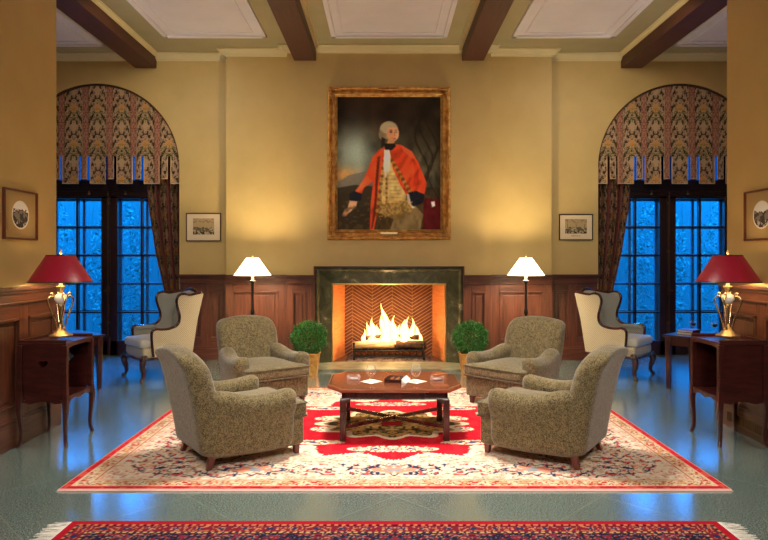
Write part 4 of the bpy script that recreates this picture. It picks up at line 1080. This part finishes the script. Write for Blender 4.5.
table_lamp(2.775, 5.13, CT, 'red-shaded brass table lamp on the right cabinet, by the right side wall')

# ================================================================== SIDE CABINETS
def cabinet(s, label):
    e = thing('bedside_cabinet', label, 'cabinet', (s*2.785, 5.15, 0), 0, 'small cherry cabinets under the table lamps')
    # local x: +f is the open front, towards the middle of the room
    f = -s; x0, x1, y0, y1 = -.185, .185, -.22, .22
    b = B()
    box(b, -.192, .192, -.228, .228, .805, .825); 
    for q in ((-.192, .192, -.228, -.215), (-.192, .192, .215, .228), (-.186*f-.006, -.186*f+.006, -.228, .228)): box(b, *q, .825, .848)
    link('top', b, M['cabinet'], e, bev=.004)
    # side panels with heart cut-out
    for sy in (-1, 1):
        b = B(); y = sy*.205
        n = 40; heart = []
        for i in range(n):
            t = 2*PI*i/n; hx_ = 16*math.sin(t)**3; hz_ = 13*math.cos(t)-5*math.cos(2*t)-2*math.cos(3*t)-math.cos(4*t)
            heart.append((hx_/16*.040, .655+hz_/16*.036))
        # outer frame point for each heart point
        outer = []
        for (hx_, hz_) in heart:
            dx, dz = hx_, hz_-.645
            k = min((.17/abs(dx)) if abs(dx) > 1e-6 else 1e9, ((.81-.645)/dz if dz > 0 else (.645-.36)/-dz) if abs(dz) > 1e-6 else 1e9)
            outer.append((dx*k, .645+dz*k))
        for yy in (y-.009, y+.009):
            for i in range(n):
                j = (i+1) % n
                quad(b, (heart[i][0], yy, heart[i][1]), (heart[j][0], yy, heart[j][1]), (outer[j][0], yy, outer[j][1]), (outer[i][0], yy, outer[i][1]))
        for i in range(n):
            j = (i+1) % n
            quad(b, (heart[i][0], y-.009, heart[i][1]), (heart[j][0], y-.009, heart[j][1]), (heart[j][0], y+.009, heart[j][1]), (heart[i][0], y+.009, heart[i][1]))
        # corners of the panel the fan misses
        for cx, cz in ((-.17, .81), (.17, .81), (-.17, .36), (.17, .36)):
            near = sorted(outer, key=lambda q: (q[0]-cx)**2+(q[1]-cz)**2)[:2]
            for yy in (y-.009, y+.009): b.faces.new([b.verts.new((cx, yy, cz)), b.verts.new((near[0][0], yy, near[0][1])), b.verts.new((near[1][0], yy, near[1][1]))])
        if s > 0: bm_old = b; b = B(); bm_old.free(); box(b, -.17, .17, y-.009, y+.009, .36, .81)
        # shaped lower edge
        prism(b, [(-.17, .362), (.17, .362), (.17, .345), (.10, .335), (.03, .352), (0, .355), (-.03, .352), (-.10, .335), (-.17, .345)], 'y', y-.009, y+.009)
        link('side_panel', b, M['cabinet'], e)
    b = B(); xb = -f*.175; box(b, xb-.006, xb+.006, -.20, .20, .36, .81); link('back_panel', b, M['cabinet'], e)
    b = B(); box(b, -.18, .18, -.20, .20, .375, .39); link('shelf', b, M['cabinet'], e)
    b = B(); xf = f*.182
    prism(b, [(-.20, .392), (.20, .392), (.20, .335), (.14, .35), (.08, .368), (.03, .35), (0, .342), (-.03, .35), (-.08, .368), (-.14, .35), (-.20, .335)], 'x', xf-.009, xf+.009); link('front_apron', b, M['cabinet'], e, bev=.002)
    b = B(); prism(b, [(-.20, .806), (.20, .806), (.20, .775), (.1, .79), (-.1, .79), (-.20, .775)], 'x', xf-.009, xf+.009); link('front_rail', b, M['cabinet'], e)
    for sx in (-1, 1):
        for sy in (-1, 1):
            x, y = sx*.178, sy*.213
            b = B()
            R = []
            for z, w_, o in ((.806, .020, 0), (.42, .020, 0), (.36, .022, .004), (.30, .020, .008), (.20, .015, .002), (.10, .0125, -.004), (.04, .0125, .0), (.0, .014, .012)):
                cx, cy = x+sx*o, y+sy*o; R.append([(cx+a*w_, cy+c*w_, z) for a, c in ((-1, -1), (1, -1), (1, 1), (-1, 1))])
            loft(b, R); link('leg', b, M['cabinet'], e, bev=.004)
cabinet(-1, 'small cherry cabinet with heart cut-out on cabriole legs, against the left side wall')
cabinet(1, 'small cherry cabinet on cabriole legs, against the right side wall under the lamp')

# side tables by the windows
def side_table(s, label):
    # near leg at N, axes u (away and outward) and v (towards the camera and outward)
    Nx, Ny = 3.275, 7.13; e = thing('lamp_side_table', label, 'table', (0, 0, 0), 0, 'dark side tables by the glazed doors')
    u = Vector((.75, .66)).normalized(); v = Vector((.66, -.75)).normalized()
    P = lambda a, c: (s*(Nx+u.x*a+v.x*c)-.035*0-(.07 if s > 0 else .07), Ny+u.y*a+v.y*c)
    e.location = (P(.3, .25)[0], P(.3, .25)[1], 0); ox, oy = e.location.x, e.location.y
    Q = lambda a, c, z: (P(a, c)[0]-ox, P(a, c)[1]-oy, z)
    def bx(b, a0, a1, c0, c1, z0, z1): loft(b, [[Q(a, c, z) for a, c in ((a0, c0), (a1, c0), (a1, c1), (a0, c1))] for z in (z0, z1)])
    b = B(); bx(b, -.05, .67, -.05, .57, .598, .620); link('tabletop', b, M['dark_table'], e, bev=.004)
    b = B(); bx(b, 0, .62, -.01, .01, .50, .60); bx(b, 0, .62, .51, .53, .50, .60); bx(b, -.01, .01, 0, .52, .50, .60); bx(b, .61, .63, 0, .52, .50, .60); link('apron', b, M['dark_table'], e)
    for a, c in ((0, 0), (.62, 0), (0, .52), (.62, .52)):
        b = B(); loft(b, [[Q(a+k*w_, c+l*w_, z) for k, l in ((-1, -1), (1, -1), (1, 1), (-1, 1))] for z, w_ in ((0, .020), (.5, .030), (.6, .030))]); link('leg', b, M['dark_table'], e, bev=.003)
    return P, u
P, u = side_table(-1, 'dark square side table beside the left wingback, half behind the left cabinet')
P, u = side_table(1, 'dark square side table beside the right wingback, holding books and wine glasses')
rot = math.atan2(u.y, u.x)
for k, (z, h, m_, lb) in enumerate(((.6205, .026, M['book_dark'], 'lower dark book of the pair on the right side table'), (.647, .024, M['book_red'], 'red book on top of the pair on the right side table'))):
    x, y = P(.24+.01*k, .12); e = thing('hardback_book', lb, 'book', (x, y, z), rot+.06*k, 'books on the right side table')
    b = B(); box(b, -.12, .12, -.085, .085, 0, .003); box(b, -.12, .12, -.085, .085, h-.003, h); box(b, -.12, .12, -.0855, -.082, 0, h); link('cover', b, m_, e)
    b = B(); box(b, -.115, .115, -.081, .081, .003, h-.003); link('pages', b, M['paper'], e)
for (a, c, lb) in ((.54, .05, 'wine glass with dark red wine behind the red book on the right side table'), (.60, .27, 'wine glass with dark red wine on the right side table, nearest the table lamp')):
    x, y = P(a, c); e = thing('wine_glass', lb, 'glass', (x, y, .621), 0, 'wine glasses on the right side table')
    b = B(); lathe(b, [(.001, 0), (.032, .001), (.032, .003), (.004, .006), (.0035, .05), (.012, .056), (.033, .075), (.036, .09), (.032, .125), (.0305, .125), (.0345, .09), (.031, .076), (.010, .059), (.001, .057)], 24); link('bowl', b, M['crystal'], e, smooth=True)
    b = B(); lathe(b, [(.001, .058), (.010, .060), (.030, .076), (.034, .09), (.0335, .097), (.001, .097)], 20); link('wine', b, M['wine'], e, smooth=True)

# ================================================================== TOPIARIES
def topiary(x, y, label, seed):
    e = thing('topiary_ball', label, 'potted plant', (x, y, 0), 0, 'clipped topiaries in gilded planters')
    b = B()
    loft(b, [[(a*w_, c*w_, z) for a, c in ((-1, -1), (1, -1), (1, 1), (-1, 1))] for z, w_ in ((0, .105), (.02, .105), (.27, .135), (.275, .145), (.30, .145), (.30, .128), (.27, .122))], cap=True)
    link('planter', b, M['planter'], e, bev=.003)
    b = B(); box(b, -.12, .12, -.12, .12, .262, .276); link('soil', b, M['soil'], e)
    b = B(); tube(b, [(0, 0, .26), (.004, 0, .40), (0, 0, .48)], .012, 8); link('stem', b, M['charlog'], e)
    b = B(); rnd = random.Random(seed); cz = .485
    for i in range(5200):
        d = Vector((rnd.gauss(0, 1), rnd.gauss(0, 1), rnd.gauss(0, 1))).normalized(); lump = 1+.07*math.sin(d.x*9+seed)*math.cos(d.z*8)+.05*math.sin(d.y*14)
        r = rnd.uniform(.150, .218)*lump; p = Vector((0, 0, cz))+Vector((d.x*1.03, d.y, d.z*.95))*r
        t_ = (d+Vector((rnd.gauss(0, 1), rnd.gauss(0, 1), rnd.gauss(0, 1)+.3))*.7).normalized(); q_ = t_.cross(Vector((rnd.gauss(0, 1), rnd.gauss(0, 1), rnd.gauss(0, 1)))).normalized()
        l, w_ = rnd.uniform(.022, .034), rnd.uniform(.005, .008)
        quad(b, p-t_*l*.2, p+t_*l*.4-q_*w_, p+t_*l, p+t_*l*.4+q_*w_)
    link('foliage', b, M['leaf'], e)
topiary(-1.03, 7.9, 'clipped green topiary ball in a gilded planter left of the fireplace', 3)
topiary(1.03, 7.9, 'clipped green topiary ball in a gilded planter right of the fireplace', 8)

# grille in the right baseboard
b = B(); box(b, -.008, 0, -.30, .30, .0, .10)
for k in range(24): box(b, -.013, -.008, -.28+k*.0243, -.268+k*.0243, .012, .088)
for z in (.004, .090): box(b, -.014, -.008, -.30, .30, z, z+.008)
o = link('floor_vent_grille', b, M['vent'], None, loc=(HW-.051, 5.22, .05)); tag(o, 'bronze air vent grille low on the right side wall behind the cabinet', 'vent')
